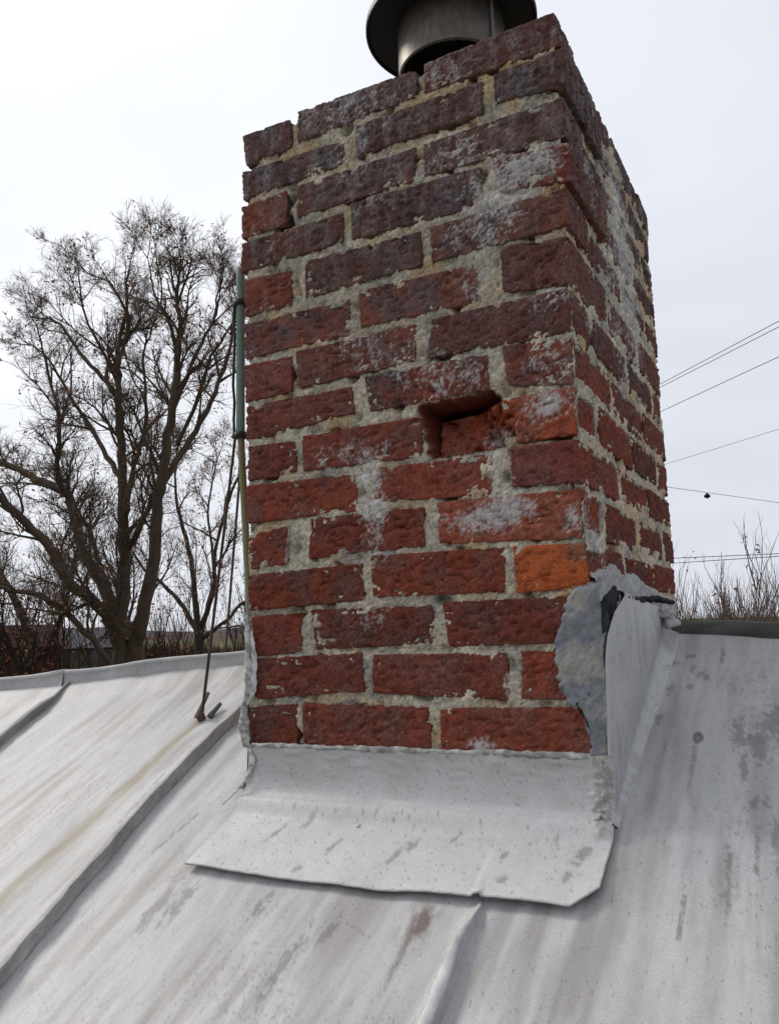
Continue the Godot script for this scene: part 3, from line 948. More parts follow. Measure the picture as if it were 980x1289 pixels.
func make_materials() -> void:
	var grain := picture(grain_image(512, 11, 14.0, 0.66, 1.22, 1.6))
	var relief := picture(grain_image(512, 17, 12.0, 0.2, 0.9, 2.0))
	brick_mat = material(0.95, 0.16)
	brick_mat.albedo_texture = grain
	brick_mat.uv1_triplanar = true
	brick_mat.uv1_world_triplanar = true
	brick_mat.uv1_scale = Vector3.ONE * 5.3
	brick_mat.heightmap_enabled = true
	brick_mat.heightmap_texture = relief
	brick_mat.heightmap_scale = 0.17
	mortar_mat = brick_mat.duplicate()
	mortar_mat.roughness = 0.95
	mortar_mat.albedo_texture = picture(grain_image(512, 29, 11.0, 0.70, 1.24, 2.2))
	mortar_mat.heightmap_scale = 0.5
	mortar_mat.uv1_scale = Vector3.ONE * 7.1
	cement_mat = material(0.7, 0.4)
	cement_mat.albedo_texture = picture(grain_image(256, 23, 20.0, 0.86, 1.1, 0.6))
	cement_mat.uv1_triplanar = true
	cement_mat.uv1_world_triplanar = true
	cement_mat.uv1_scale = Vector3.ONE * 6.0
	cement_mat.heightmap_enabled = true
	cement_mat.heightmap_texture = relief
	cement_mat.heightmap_scale = 0.05
	paint_mat = material(0.55, 0.42)
	paint_mat.albedo_texture = speck_texture()
	paint_mat.heightmap_enabled = true
	paint_mat.heightmap_texture = relief
	paint_mat.heightmap_scale = 0.012
	bark_mat = material(0.9, 0.3)
	leaf = leaf_mesh()

func speck_texture() -> ImageTexture:
	# dust and soot specks, drawn out down the slope; white elsewhere
	var size := 1024
	var data := PackedByteArray()
	data.resize(size * size)
	var a := noise(41, 3.0, 2)
	for y in size:
		for x in size:
			data[y * size + x] = int(clampf(0.95 + 0.07 * a.get_noise_2d(x, y * 0.35), 0.0, 1.0) * 255.0)
	var r := RandomNumberGenerator.new()
	r.seed = 77
	for k in 420:
		var dx := r.randi_range(0, size - 1)
		var dy := r.randi_range(0, size - 1)
		var run := r.randi_range(4, 15)
		var deep := r.randf_range(0.6, 0.9)
		for yy in run:
			for xx in 2:
				var at := ((dy + yy) % size) * size + (dx + xx + int(yy * 0.12)) % size
				data[at] = mini(data[at], int(255.0 * lerpf(deep, 1.0, float(yy) / run * 0.7)))
	for k in 1500:
		var cx := r.randi_range(0, size - 1)
		var cy := r.randi_range(0, size - 1)
		var long := int(absf(r.randfn()) * 2.6) + 1
		var wide := 1 if r.randf() < 0.8 else 2
		var dark := r.randf_range(0.35, 0.9)
		for yy in long:
			for xx in wide:
				var at := ((cy + yy) % size) * size + (cx + xx + int(yy * 0.2)) % size
				data[at] = mini(data[at], int(255.0 * lerpf(dark, 1.0, float(yy) / long * 0.8)))
	var im := Image.create_from_data(size, size, false, Image.FORMAT_L8, data)
	return picture(im)

func make_ground() -> void:
	var acc := Acc.new()
	var turf := noise(61, 9.0, 4)
	var rings: Array[float] = [0.0, 6.0, 12.0, 20.0, 30.0, 42.0, 56.0, 72.0, 90.0, 112.0, 140.0, 180.0, 240.0, 340.0, 520.0, 900.0, 1700.0, 3200.0]
	for k in rings.size():
		for s in 72:
			var p := Vector3(cos(TAU * s / 72), 0, sin(TAU * s / 72)) * rings[k]
			p.y = GROUND + turf.get_noise_2d(p.x * 0.3, p.z * 0.3) * 0.4
			acc.v.append(p)
			acc.c.append(Color(0.125, 0.115, 0.05).lerp(Color(0.09, 0.07, 0.035), clampf(0.5 + turf.get_noise_2d(p.x, p.z) * 1.2, 0, 1)))
	for k in rings.size() - 1:
		for s in 72:
			var a := k * 72 + s
			var b := k * 72 + (s + 1) % 72
			acc.quad(a, b, b + 72, a + 72)
	for t in range(0, acc.i.size(), 3):
		var p := acc.v[acc.i[t]]
		if (acc.v[acc.i[t + 2]] - p).cross(acc.v[acc.i[t + 1]] - p).y < 0.0:
			var keep := acc.i[t + 1]
			acc.i[t + 1] = acc.i[t + 2]
			acc.i[t + 2] = keep
	var m := material(0.95, 0.2)
	m.albedo_texture = picture(grain_image(256, 71, 10.0, 0.5, 1.3, 0.0))
	m.uv1_triplanar = true
	m.uv1_world_triplanar = true
	m.uv1_scale = Vector3.ONE * 0.21
	var o := part("field", acc.mesh(m), self)
	o.set_meta("kind", "structure")
	o.set_meta("label", "flat field of faded winter grass behind the trees")

func make_roof() -> void:
	var root := thing("metal_roof", "weathered white painted sheet metal roof with standing seams round the brick chimney", "roof")
	part("roof_panel", roof_panel(func(z): return -3.4 + 0.0 * z, func(z): return along(SEAM_L, z), 0.012, false), root)
	part("roof_panel", roof_panel(func(z): return along(SEAM_L, z), func(z): return along(SEAM_A, z), 0.0034, true), root)
	part("roof_panel", roof_panel(func(z): return along(SEAM_A, z), func(z): return along(SEAM_B, z), 0.0030, true), root)
	part("roof_panel", roof_panel(func(z): return along(SEAM_B, z), func(z): return 0.55 + 0.0 * z, 0.0030, true), root)
	part("roof_panel", roof_panel(func(z): return 0.55 + 0.0 * z, func(z): return 1.9 + 0.0 * z, 0.03, false), root)
	part("standing_seam", seam_bar(SEAM_L, -0.30, EAVE_Z, 0.024, 0.45, Color(0.38, 0.372, 0.36)), root)
	part("standing_seam", seam_bar(SEAM_A, -0.36, EAVE_Z, 0.022, 0.10, Color(0.38, 0.367, 0.35)), root)  # this seam and the one above: grime grey, with their shaded side painted in
	part("standing_seam", seam_bar(SEAM_B, 0.150, EAVE_Z, 0.020, 0.15, Color(0.50, 0.495, 0.49), PackedVector2Array([Vector2(-0.003, -0.028), Vector2(-0.0035, 0.0), Vector2(-0.002, 0.0036), Vector2(0.004, 0.0046), Vector2(0.0095, 0.0018), Vector2(0.0108, -0.003), Vector2(0.0098, -0.0034), Vector2(0.007, -0.0002), Vector2(0.002, 0.0005), Vector2(0.0012, -0.028)]), 0.0006), root)
	# back slope
	var back := Acc.new()
	for j in 2:
		for i in 23:
			var x := lerpf(-3.4, 1.9, i / 22.0)
			var p := roof_at(x, ridge_z(x), -0.002)
			back.v.append(p if j == 0 else p + Vector3(0, -1.2, -2.5))
			back.c.append(ROOF_WHITE)
			back.uv.append(Vector2(x, j * 4.0))
	for i in 22:
		back.quad(i, i + 1, i + 24, i + 23)
	part("back_roof_panel", back.mesh(paint_mat), root)
	# ridge: a standing flange on the left, a fatter dark roll on the right
	for span in [[-3.4, -1.40, 0.044], [-1.40, -0.62, 0.042]]:
		var acc := Acc.new()
		var pts := []
		var ups := []
		var sc := PackedFloat32Array()
		for k in 41:
			var x := lerpf(span[0], span[1], k / 40.0)
			pts.append(roof_at(x, ridge_z(x) - 0.004, 0.004))
			var wob := n_soft.get_noise_2d(x * 0.35, 8.0)
			ups.append(Vector3(0, 1, -0.12 + wob * 0.15).normalized())
			sc.append(span[2] * (1.0 + wob * 0.10 + 0.12 * exp(-pow((x + 1.40) / 0.05, 2.0))))
		var profile := PackedVector2Array([Vector2(-0.12, -0.3), Vector2(-0.10, 0.9), Vector2(-0.05, 1.0), Vector2(0.05, 1.0), Vector2(0.12, 0.92), Vector2(0.13, 0.78), Vector2(0.07, 0.74), Vector2(0.06, 0.12), Vector2(0.22, 0.0), Vector2(0.24, -0.2)])
		profile.reverse()
		sweep(acc, pts, ups, profile, sc, Color(0.42, 0.42, 0.415), 0.18)
		part("ridge_flange", acc.mesh(cement_mat), root)
	var roll := Acc.new()
	var rp := []
	var ru := []
	var rs := PackedFloat32Array()
	for k in 41:
		var x := lerpf(0.012, 1.9, pow(k / 40.0, 1.6))
		rp.append(roof_at(x, ridge_z(x) - 0.012, 0.012))
		ru.append(Vector3(0, 1, -0.2))
		rs.append(0.021 * (1.0 + 0.15 * n_soft.get_noise_2d(x, 2.0)))
	var oval := PackedVector2Array()
	for k in 14:
		oval.append(Vector2(cos(TAU * k / 14) * 0.62, sin(TAU * k / 14)))
	sweep(roll, rp, ru, oval, rs, Color(0.085, 0.09, 0.08), 0.5)
	var rl := part("ridge_roll", roll.mesh(cement_mat), root)
	rl.set_meta("label", "dark rolled ridge seam right of the chimney")
	make_apron(root)
	make_side_flashing(root)

func make_apron(root: Node3D) -> void:
	var acc := Acc.new()
	var nu := 200
	var nv := 70
	for j in nv + 1:
		var t := float(j) / nv
		for i in nu + 1:
			var s := float(i) / nu
			var top := Vector3(lerpf(-0.598, 0.020, s), lerpf(-1.078, -1.068, s), 0.004 + 0.003 * n_soft.get_noise_2d(s * 0.4, 0.0))
			var bend := Vector3(lerpf(-0.590, 0.020, s), lerpf(-1.1545, -1.147, s), lerpf(0.034, 0.026, s))
			# the lower edge, with the corner cut off on the right
			var low_z := lerpf(0.172, 0.157, s)
			var low_x := lerpf(-0.586, 0.022, s)
			if s > 0.955:
				low_z -= (s - 0.955) / 0.045 * 0.032
			var q: Vector3
			if t < 0.5:
				var k := t / 0.5
				var ctrl := Vector3(lerpf(top.x, bend.x, 0.5), lerpf(top.y, bend.y, 0.99), 0.009)
				q = top.lerp(ctrl, k).lerp(ctrl.lerp(bend, k), k)
			else:
				var k := (t - 0.5) / 0.5
				var z := lerpf(bend.z, low_z, k)
				var x := lerpf(bend.x, low_x, k)
				var gap := 0.0045 + (0.0070 + 0.0012 * sin(s * 9.0 + 1.0)) * k
				if s > 0.75:
					gap += 0.002 * k
				var up := roof_at(x, z, roof_dent(x, z) + gap)
				var flat := Vector3(x, lerpf(bend.y, up.y, smoothstep(0.0, 0.22, k)), z)
				q = flat.lerp(up, smoothstep(0.0, 0.3, k))
				q.y = maxf(q.y, up.y - 0.0005)
			q += Vector3(0, 0.6, 0.8) * (n_soft.get_noise_3d(q.x * 0.7, q.z * 0.7, 3.0) * 0.0012 + n_big.get_noise_3d(q.x * 0.4, q.z * 0.4, q.y) * 0.0003)
			if t < 0.22:                                          # brushed-on sealant, in wavy ridges
				var wave := n_mid.get_noise_3d(q.x * 0.25, q.y * 1.2, 2.0)
				q.z += maxf(wave - 0.05, 0.0) * 0.007 * (1.0 - t / 0.22)
			var lump := exp(-pow((s - 0.975) / 0.022, 2.0)) * (1.0 - smoothstep(0.45, 0.62, t)) * (0.4 + absf(n_mid.get_noise_3dv(q * 1.2)) * 2.2 + n_big.get_noise_3dv(q) * 0.9)
			q += Vector3(0.2, 0.4, 0.8) * maxf(lump, 0.0) * 0.012
			acc.v.append(q)
			var mid := n_mid.get_noise_3dv(q)
			var soft := n_soft.get_noise_3dv(q * 1.2)
			var fine := n_fine.get_noise_3dv(q)
			var c := Color(0.545, 0.545, 0.54) * (1.0 + soft * 0.12 + mid * 0.07 + fine * 0.05)
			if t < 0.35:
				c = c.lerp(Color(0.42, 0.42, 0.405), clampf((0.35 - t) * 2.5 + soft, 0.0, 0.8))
			var dirt := 0.0
			for m in APRON_MARKS:
				dirt = maxf(dirt, blot(q.x + (q.z - m[1]) * 0.25, q.z, m[0], m[1], m[2], m[3]))
			c = c.lerp(Color(0.17, 0.16, 0.15), clampf((dirt * 1.5 + mid * 1.0 + fine * 0.5 - 0.7), 0.0, 0.6) * smoothstep(0.1, 0.4, dirt))
			var speck := n_fine.get_noise_3d(q.x * 1.2, t * 0.2, 31.0)
			c = c.lerp(Color(0.16, 0.15, 0.145), clampf((speck - 0.50) * 4.0, 0.0, 0.6))
			if lump > 0.2:
				c = c.lerp(Color(0.40, 0.37, 0.32), clampf(lump, 0.0, 0.8))
			c.a = 1.0
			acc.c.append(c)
			acc.uv.append(Vector2(q.x / 0.62 + 0.37, t * 0.5))
	for j in nv:
		for i in nu:
			var a := j * (nu + 1) + i
			acc.quad(a, a + nu + 1, a + nu + 2, a + 1)
	# the edge has thickness: a folded hem, down the left, along the front and up the right side
	var apron := part("apron_flashing", acc.mesh(paint_mat), root)
	apron.set_meta("label", "grey painted apron flashing across the foot of the chimney")
	var hem := Acc.new()
	var pts := []
	var ups := []
	var sc := PackedFloat32Array()
	for j in range(int(nv * 0.55), nv):
		pts.append(acc.v[j * (nu + 1)])
	for i in nu + 1:
		pts.append(acc.v[nv * (nu + 1) + i])
	for j in range(nv - 1, int(nv * 0.52), -1):
		pts.append(acc.v[j * (nu + 1) + nu])
	for p in pts:
		ups.append(Vector3(0, ROOF_C, ROOF_S))
		sc.append(1.0)
	sweep(hem, pts, ups, PackedVector2Array([Vector2(-0.0012, -0.0003), Vector2(0.0012, -0.0002), Vector2(0.0016, -0.0008), Vector2(0.0010, -0.0030), Vector2(-0.0014, -0.0030)]), sc, Color(0.42, 0.41, 0.40), 0.3)
	part("hem", hem.mesh(cement_mat), apron)
	var bead := []
	var out := []
	var girth := PackedFloat32Array()
	for k in 9:
		bead.append(Vector3(lerpf(-0.592, 0.012, k / 8.0), lerpf(-1.0775, -1.0675, k / 8.0), 0.003))
		out.append(Vector3(0, 0.2, 1))
		girth.append([0.0035, 0.0045, 0.003, 0.005, 0.0038, 0.003, 0.0048, 0.0042, 0.005][k])
	part("sealant_bead", ribbon(bead, out, girth, 0.8, Color(0.34, 0.335, 0.32)), apron)
	var nails := [[-0.492, 0.149], [-0.272, 0.153], [-0.069, 0.128], [-0.353, 0.055], [-0.499, 0.050], [-0.09, 0.142]]
	for nl in nails:
		var dome := SphereMesh.new()
		dome.radius = 0.0042
		dome.height = 0.004
		dome.radial_segments = 12
		dome.rings = 6
		var nm := material(0.5, 0.5)
		nm.vertex_color_use_as_albedo = false
		nm.albedo_color = Color(0.66, 0.66, 0.66)
		dome.material = nm
		var o := part("nail_head", dome, apron)
		o.position = roof_at(nl[0], nl[1], roof_dent(nl[0], nl[1]) + 0.0062)
		o.rotation.x = 0.45

const APRON_MARKS := [[-0.48, 0.085, 0.006, 0.030], [-0.44, 0.06, 0.010, 0.020], [-0.37, 0.10, 0.006, 0.018], [-0.25, 0.08, 0.010, 0.016], [-0.265, 0.10, 0.006, 0.025], [-0.40, 0.15, 0.008, 0.010], [-0.19, 0.06, 0.005, 0.014], [-0.11, 0.09, 0.006, 0.010], [-0.10, 0.13, 0.012, 0.010], [-0.012, 0.075, 0.012, 0.024], [-0.02, 0.115, 0.008, 0.014], [-0.05, 0.05, 0.004, 0.010], [-0.33, 0.04, 0.004, 0.012]]

func make_side_flashing(root: Node3D) -> void:
	# the upstand on the right face: against the wall at the top, rounded out on to the roof at the foot
	var acc := Acc.new()
	var nu := 90
	var nv := 46
	for i in nu + 1:
		var s := float(i) / nu
		var z := lerpf(0.012, -0.476, s)
		var foot := roof_at(0.05, z, roof_dent(0.05, z)).y
		var top := along([[-0.476, -0.868], [-0.40, -0.858], [-0.161, -0.842], [-0.077, -0.872], [-0.026, -0.905], [0.004, -0.955], [0.011, -1.06], [0.016, -1.10]], z)
		top = maxf(top, foot + 0.03)
		for j in nv + 1:
			var t := float(j) / nv
			var q: Vector3
			var r := lerpf(0.008, 0.028, s)
			if t < 0.6:
				var k := t / 0.6
				q = Vector3(0.016 + 0.004 * sin(k * PI), lerpf(top, foot + r, k), z)
			else:
				var k := (t - 0.6) / 0.4
				var a := k * PI / 2
				q = Vector3(0.016 + r * (1.0 - cos(a)), foot + r * (1.0 - sin(a)) + 0.003, z)
				if k > 0.9:
					q.y -= 0.004 * (k - 0.9) / 0.1
			q.x += n_soft.get_noise_3d(q.y * 0.7, q.z * 0.6, 5.0) * 0.003
			acc.v.append(q)
			var grime := n_streak.get_noise_3d(q.z * 1.1, q.y * 0.22, 61.0) * 0.8 + n_soft.get_noise_3d(q.z * 0.9, q.y * 0.5, 9.0) * 0.7
			var c := (ROOF_WHITE * (1.0 + n_soft.get_noise_3dv(q) * 0.14 + n_mid.get_noise_3dv(q) * 0.06)).lerp(Color(0.23, 0.22, 0.21), clampf(grime - 0.12, 0.0, 0.4))
			if n_fine.get_noise_3d(q.z * 2.0, q.y * 1.2, 4.0) > 0.55:
				c = c.lerp(Color(0.16, 0.14, 0.13), 0.5)
			c.a = 1.0
			acc.c.append(c)
			acc.uv.append(Vector2(z / 0.62, t * 0.3))
	for i in nu:
		for j in nv:
			var a := i * (nv + 1) + j
			acc.quad(a, a + 1, a + nv + 2, a + nv + 1)
	for t in range(0, acc.i.size(), 3):
		var keep := acc.i[t + 1]
		acc.i[t + 1] = acc.i[t + 2]
		acc.i[t + 2] = keep
	for k in acc.i.size() / 3:
		pass
	var o := part("side_flashing", acc.mesh(paint_mat), root)
	o.set_meta("label", "blue grey metal upstand against the right face of the chimney")
	# crumpled sealant where upstand and ridge meet
	rng.seed = 5
	for b in [[Vector3(0.032, -0.888, -0.435), 0.013], [Vector3(0.026, -0.874, -0.425), 0.012]]:
		var blob := Acc.new()
		lump_mesh(blob, b[0], b[1], Color(0.40, 0.40, 0.40))
		part("sealant_lump", blob.mesh(cement_mat), root)

func lump_mesh(acc: Acc, at: Vector3, r: float, col: Color) -> void:
	var base := acc.v.size()
	for j in 17:
		for i in 25:
			var th := PI * j / 16.0
			var ph := TAU * (i % 24) / 24.0
			var d := Vector3(sin(th) * cos(ph), cos(th), sin(th) * sin(ph))
			var k := 1.0 + 0.9 * n_mid.get_noise_3dv(at + d * 0.012) + 0.4 * n_big.get_noise_3dv(at + d * 0.02)
			acc.v.append(at + d * r * k)
			var c := col * (1.0 + 0.3 * n_mid.get_noise_3dv(at + d * 0.02))
			c.a = 1.0
			acc.c.append(c)
	for j in 16:
		for i in 24:
			var a := base + j * 25 + i
			acc.quad(a, a + 1, a + 26, a + 25)

func ribbon(pts: Array, ups: Array, widths: PackedFloat32Array, thick: float, col: Color) -> ArrayMesh:
	# a crumbling strip of putty and flaking paint
	var acc := Acc.new()
	var sec := PackedVector2Array()
	for k in 12:
		sec.append(Vector2(cos(TAU * k / 12), sin(TAU * k / 12) * thick))
	var fine_pts := []
	var fine_ups := []
	var sc := PackedFloat32Array()
	for k in pts.size() - 1:
		for s in 14:
			var t := s / 14.0
			fine_pts.append((pts[k] as Vector3).lerp(pts[k + 1], t))
			fine_ups.append((ups[k] as Vector3).lerp(ups[k + 1], t))
			sc.append(lerpf(widths[k], widths[k + 1], t))
	fine_pts.append(pts[-1])
	fine_ups.append(ups[-1])
	sc.append(widths[widths.size() - 1])
	sweep(acc, fine_pts, fine_ups, sec, sc, col, 0.3)
	for q in acc.v.size():
		var p := acc.v[q]
		var centre: Vector3 = fine_pts[mini(q / 12, fine_pts.size() - 1)]
		var out := p - centre
		acc.v[q] += out * (n_mid.get_noise_3dv(p) * 0.5 + n_fine.get_noise_3dv(p) * 0.3) + Vector3(1, 0, 1) * n_mid.get_noise_3dv(p * 0.5 + Vector3(3, 3, 3)) * 0.002
		var f := n_mid.get_noise_3dv(p * 1.3 + Vector3(6, 1, 1))
		var c := acc.c[q].lerp(Color(0.20, 0.18, 0.155), clampf(f * 2.0, 0.0, 0.8)).lerp(Color(0.6, 0.6, 0.58), clampf(-f * 1.6, 0.0, 0.7))
		c.a = 1.0
		acc.c[q] = c
	return acc.mesh(cement_mat)

func cover_of(q: PackedVector2Array) -> Rect2:
	# the inside of a brick's face, where no mortar may show through
	var u0 := maxf(q[0].x, q[3].x) + 0.011
	var u1 := minf(q[1].x, q[2].x) - 0.011
	var v0 := maxf(q[2].y, q[3].y) + 0.009
	var v1 := minf(q[0].y, q[1].y) - 0.009
	return Rect2(u0, v0, maxf(u1 - u0, 0.0), maxf(v1 - v0, 0.0))

func tone_for(row: int, pick: float) -> Color:
	# sooty purple bricks at the top, redder ones lower down
	var top := Color(0.148, 0.074, 0.065)
	var low := Color(0.225, 0.058, 0.036)
	var t := clampf((row - 2.5) / 9.0, 0.0, 1.0)
	return top.lerp(low, clampf(t + (pick - 0.5) * 0.5, 0.0, 1.0)) * (0.85 + 0.3 * pick)

func make_chimney() -> void:
	rng.seed = 8
	var root := thing("brick_chimney", "old red brick chimney with crumbling mortar and one brick face broken away", "chimney")
	var front := Transform3D(Basis(Vector3(1, 0, 0), Vector3(0, 1, 0), Vector3(0, 0, 1)), Vector3.ZERO)
	var right := Transform3D(Basis(Vector3(0, 0, -1), Vector3(0, 1, 0), Vector3(1, 0, 0)), Vector3.ZERO)
	var left := Transform3D(Basis(Vector3(0, 0, 1), Vector3(0, 1, 0), Vector3(-1, 0, 0)), Vector3(-CHIM_W, 0, 0))
	var back := Transform3D(Basis(Vector3(-1, 0, 0), Vector3(0, 1, 0), Vector3(0, 0, -1)), Vector3(0, 0, -CHIM_D))
	var hole := PackedVector2Array([Vector2(-0.256, -0.535), Vector2(-0.209, -0.533), Vector2(-0.134, -0.529), Vector2(-0.121, -0.541), Vector2(-0.118, -0.616), Vector2(-0.239, -0.621)])
	var split := PackedVector2Array([Vector2(-0.237, -0.555), Vector2(-0.006, -0.545), Vector2(-0.006, -0.613), Vector2(-0.236, -0.615)])
	var no_hole := PackedVector2Array()
	var acc := Acc.new()
	var cover_front := []
	var cover_right := []
	var cover_rest := []
	var crown := BoxMesh.new()
	crown.size = Vector3(CHIM_W - 0.03, 0.03, CHIM_D - 0.03)
	var cm := material(0.95, 0.2)
	cm.vertex_color_use_as_albedo = false
	cm.albedo_color = Color(0.45, 0.43, 0.4)
	crown.material = cm
	var cr := part("mortar_crown", crown, root)
	cr.position = Vector3(-CHIM_W / 2, 0.030, -CHIM_D / 2)
	# the measured front bricks, with their ends on the side faces
	var tops := {}
	for b in BRICKS:
		var id: String = b[0]
		var row := int(id.substr(0, id.length() - 1))
		var place := id.right(1)
		var flat: Array = b[1]
		var q := PackedVector2Array([Vector2(flat[0], flat[1]), Vector2(flat[2], flat[3]), Vector2(flat[4], flat[5]), Vector2(flat[6], flat[7])])
		var odd := row % 2 == 1
		var depth := 0.112
		if (odd and place == "a") or (not odd and place == "c"):
			depth = 0.235
		var pick := rng.randf()
		var tone := tone_for(row, pick) * rng.randf_range(0.85, 1.15)
		var soot := clampf(0.66 - row * 0.045, 0.10, 0.6) + rng.randf_range(-0.1, 0.1)
		if place == "a" and odd and row < 8:
			tone = Color(0.22, 0.066, 0.046) if row > 1 else Color(0.15, 0.066, 0.058)
			soot = 0.15
		var hollow := 0.0
		if id == "12c":
			tone = Color(0.44, 0.108, 0.042)
			soot = -0.25
		elif id == "9c":
			tone = Color(0.36, 0.088, 0.045)
			soot = -0.2
			hollow = 0.058
			q = split
		elif id == "11c":
			tone = Color(0.33, 0.088, 0.05)
			soot = 0.0
		elif id == "10c":
			tone = Color(0.21, 0.062, 0.05)
		elif id == "4c":
			tone = Color(0.19, 0.055, 0.045)
			soot = 0.0
		var u0 := minf(q[0].x, q[3].x)
		var u1 := maxf(q[1].x, q[2].x)
		tops[id] = q
		cover_front.append(cover_of(q))
		if place == "c":
			cover_right.append(Rect2(-0.02, q[2].y + 0.011, 0.009 + (0.112 if odd else 0.235), q[1].y - q[2].y - 0.022))
		side_soot = clampf(0.85 - row * 0.07, 0.05, 0.8)
		var bm := brick(front, q, depth, 0.0031, place == "a", place == "c", tone, soot, near_blooms(BLOOM_FRONT, u0, u1, q[3].y, q[0].y), near_blooms(BLOOM_SIDE, -0.1, 0.26, q[2].y, q[1].y), hollow, tone_for(row, pick))
		var o := part("brick", bm, root)
		if id == "9c":
			o.set_meta("label", "brick with its face broken away, leaving a dark hollow")
		elif id == "12c":
			o.set_meta("label", "bright orange brick with a freshly split face")
		elif id == "4c":
			o.set_meta("label", "brick frosted white with lime round a bare red patch")
	# the other faces, laid in the same bond
	for row in range(1, 16):
		var odd := row % 2 == 1
		var lead: PackedVector2Array = tops[str(row) + "c"]
		var v1 := lead[1].y
		var v0 := lead[2].y
		var lengths: Array = [0.112, 0.235, 0.235, 0.112] if odd else [0.235, 0.235, 0.235]
		var u := 0.0
		for k in lengths.size():
			var len: float = lengths[k]
			var jit := rng.randf_range(-0.006, 0.006)
			if k > 0:
				var ua := u + rng.randf_range(-0.002, 0.003)
				var ub := u + len + rng.randf_range(-0.003, 0.002)
				var d0 := rng.randf_range(-0.003, 0.003)
				var d1 := rng.randf_range(-0.003, 0.003)
				var q := PackedVector2Array([Vector2(ua + jit * 0.3 + 0.002, v1 + d0 - 0.0045), Vector2(ub - 0.002, v1 + d1 - 0.0045), Vector2(ub + jit * 0.3 - 0.002, v0 + d1 + 0.0045), Vector2(ua + 0.002, v0 + d0 + 0.0045)])
				cover_right.append(cover_of(q))
				var tone := tone_for(row, rng.randf()) * 0.85
				var soot := clampf(0.85 - row * 0.075, 0.05, 0.8) + rng.randf_range(-0.1, 0.1)
				side_soot = soot
				var last := k == lengths.size() - 1
				var bm := brick(right, q, 0.235 if (last and odd) else 0.112, 0.0050, false, last, tone, soot, near_blooms(BLOOM_SIDE, ua, ub, v0, v1), [])
				part("brick", bm, root)
			u += len + 0.0135
		# left face, from the back corner to the brick that shows its end in front
		var own: PackedVector2Array = tops[str(row) + "a"]
		v1 = own[0].y
		v0 = own[3].y
		lengths = [0.235, 0.235] if odd else [0.235, 0.235, 0.112]
		u = -CHIM_D
		if not odd:
			lengths = [0.112, 0.235, 0.235]
		for len: float in lengths:
			var q := PackedVector2Array([Vector2(u, v1), Vector2(u + len, v1), Vector2(u + len, v0), Vector2(u, v0)])
			var at_corner := u < -CHIM_D + 0.01
			part("brick", brick(left, q, 0.235 if (at_corner and not odd) else 0.112, 0.02, false, false, tone_for(row, rng.randf()), 0.2, [], []), root)
			u += len + 0.0135
		# back face
		lengths = [0.235] if odd else [0.235, 0.235]
		u = 0.25 if odd else 0.126
		if not odd:
			lengths = [0.22]
		for len: float in lengths:
			var q := PackedVector2Array([Vector2(u, v1), Vector2(u + len, v1), Vector2(u + len, v0), Vector2(u, v0)])
			part("brick", brick(back, q, 0.11, 0.02, false, false, tone_for(row, rng.randf()), 0.2, [], []), root)
			u += len + 0.0135
	# mortar
	mortar_sheet(acc, front, -CHIM_W + 0.004, -0.0015, -1.30, 0.040, 0.0029, BLOOM_FRONT, hole, cover_front)
	mortar_sheet(acc, right, 0.0035, CHIM_D - 0.004, -1.30, 0.040, 0.004, BLOOM_SIDE, no_hole, cover_right, 0.0036)
	mortar_sheet(acc, left, -CHIM_D + 0.006, -0.006, -1.30, 0.040, 0.012, [], no_hole, cover_rest)
	mortar_sheet(acc, back, 0.006, CHIM_W - 0.006, -1.30, 0.040, 0.012, [], no_hole, cover_rest)
	part("mortar", acc.mesh(mortar_mat), root)
	# cement and sealant over the lower right corner; black slabs paint its shaded cracks
	var slate := Color(0.19, 0.20, 0.22)
	var tan := Color(0.30, 0.29, 0.265)
	part("cement_patch", slab(front, PackedVector2Array([Vector2(0.015, -0.831), Vector2(-0.019, -0.838), Vector2(-0.033, -0.856), Vector2(-0.044, -0.892), Vector2(-0.053, -0.914), Vector2(-0.053, -0.942), Vector2(-0.049, -0.972), Vector2(-0.040, -0.997), Vector2(-0.021, -1.009), Vector2(-0.014, -1.028), Vector2(-0.011, -1.072), Vector2(0.016, -1.077), Vector2(0.021, -1.012), Vector2(0.020, -0.958), Vector2(0.023, -0.905)]), 0.0028, 0.0075, 0.0028, 0.006, tan, slate, cement_mat, Vector2(-9, 0.0155)), root)
	part("cement_patch", slab(right, PackedVector2Array([Vector2(-0.047, -0.834), Vector2(0.017, -0.818), Vector2(0.080, -0.809), Vector2(0.134, -0.800), Vector2(0.214, -0.816), Vector2(0.278, -0.806), Vector2(0.354, -0.821), Vector2(0.449, -0.829), Vector2(0.554, -0.839), Vector2(0.663, -0.848), Vector2(0.677, -0.884), Vector2(0.469, -0.878), Vector2(0.263, -0.854), Vector2(0.174, -0.849), Vector2(0.125, -0.869), Vector2(0.078, -0.906), Vector2(0.048, -0.962), Vector2(0.047, -1.017), Vector2(0.038, -1.082), Vector2(-0.078, -1.062), Vector2(-0.060, -0.955)]), 0.0032, 0.0105, 0.0022, 0.006, Color(0.38, 0.385, 0.39), Color(0.32, 0.315, 0.30), cement_mat, Vector2(0.001, 9)), root)
	var gap_black := material(0.8, 0.2)  # near-black, for the shade inside gaps
	part("painted_gap", slab(right, PackedVector2Array([Vector2(0.105, -0.832), Vector2(0.135, -0.840), Vector2(0.089, -0.869), Vector2(0.042, -0.895), Vector2(-0.018, -0.913), Vector2(-0.075, -0.906), Vector2(-0.061, -0.886), Vector2(-0.015, -0.869), Vector2(0.036, -0.850)]), 0.0026, 0.0150, 0.003, 0.006, Color(0.012, 0.012, 0.014), Color(0.03, 0.03, 0.032), gap_black, Vector2(-0.006, 9)), root)  # darkness of an open gap, put on as a near-black slab
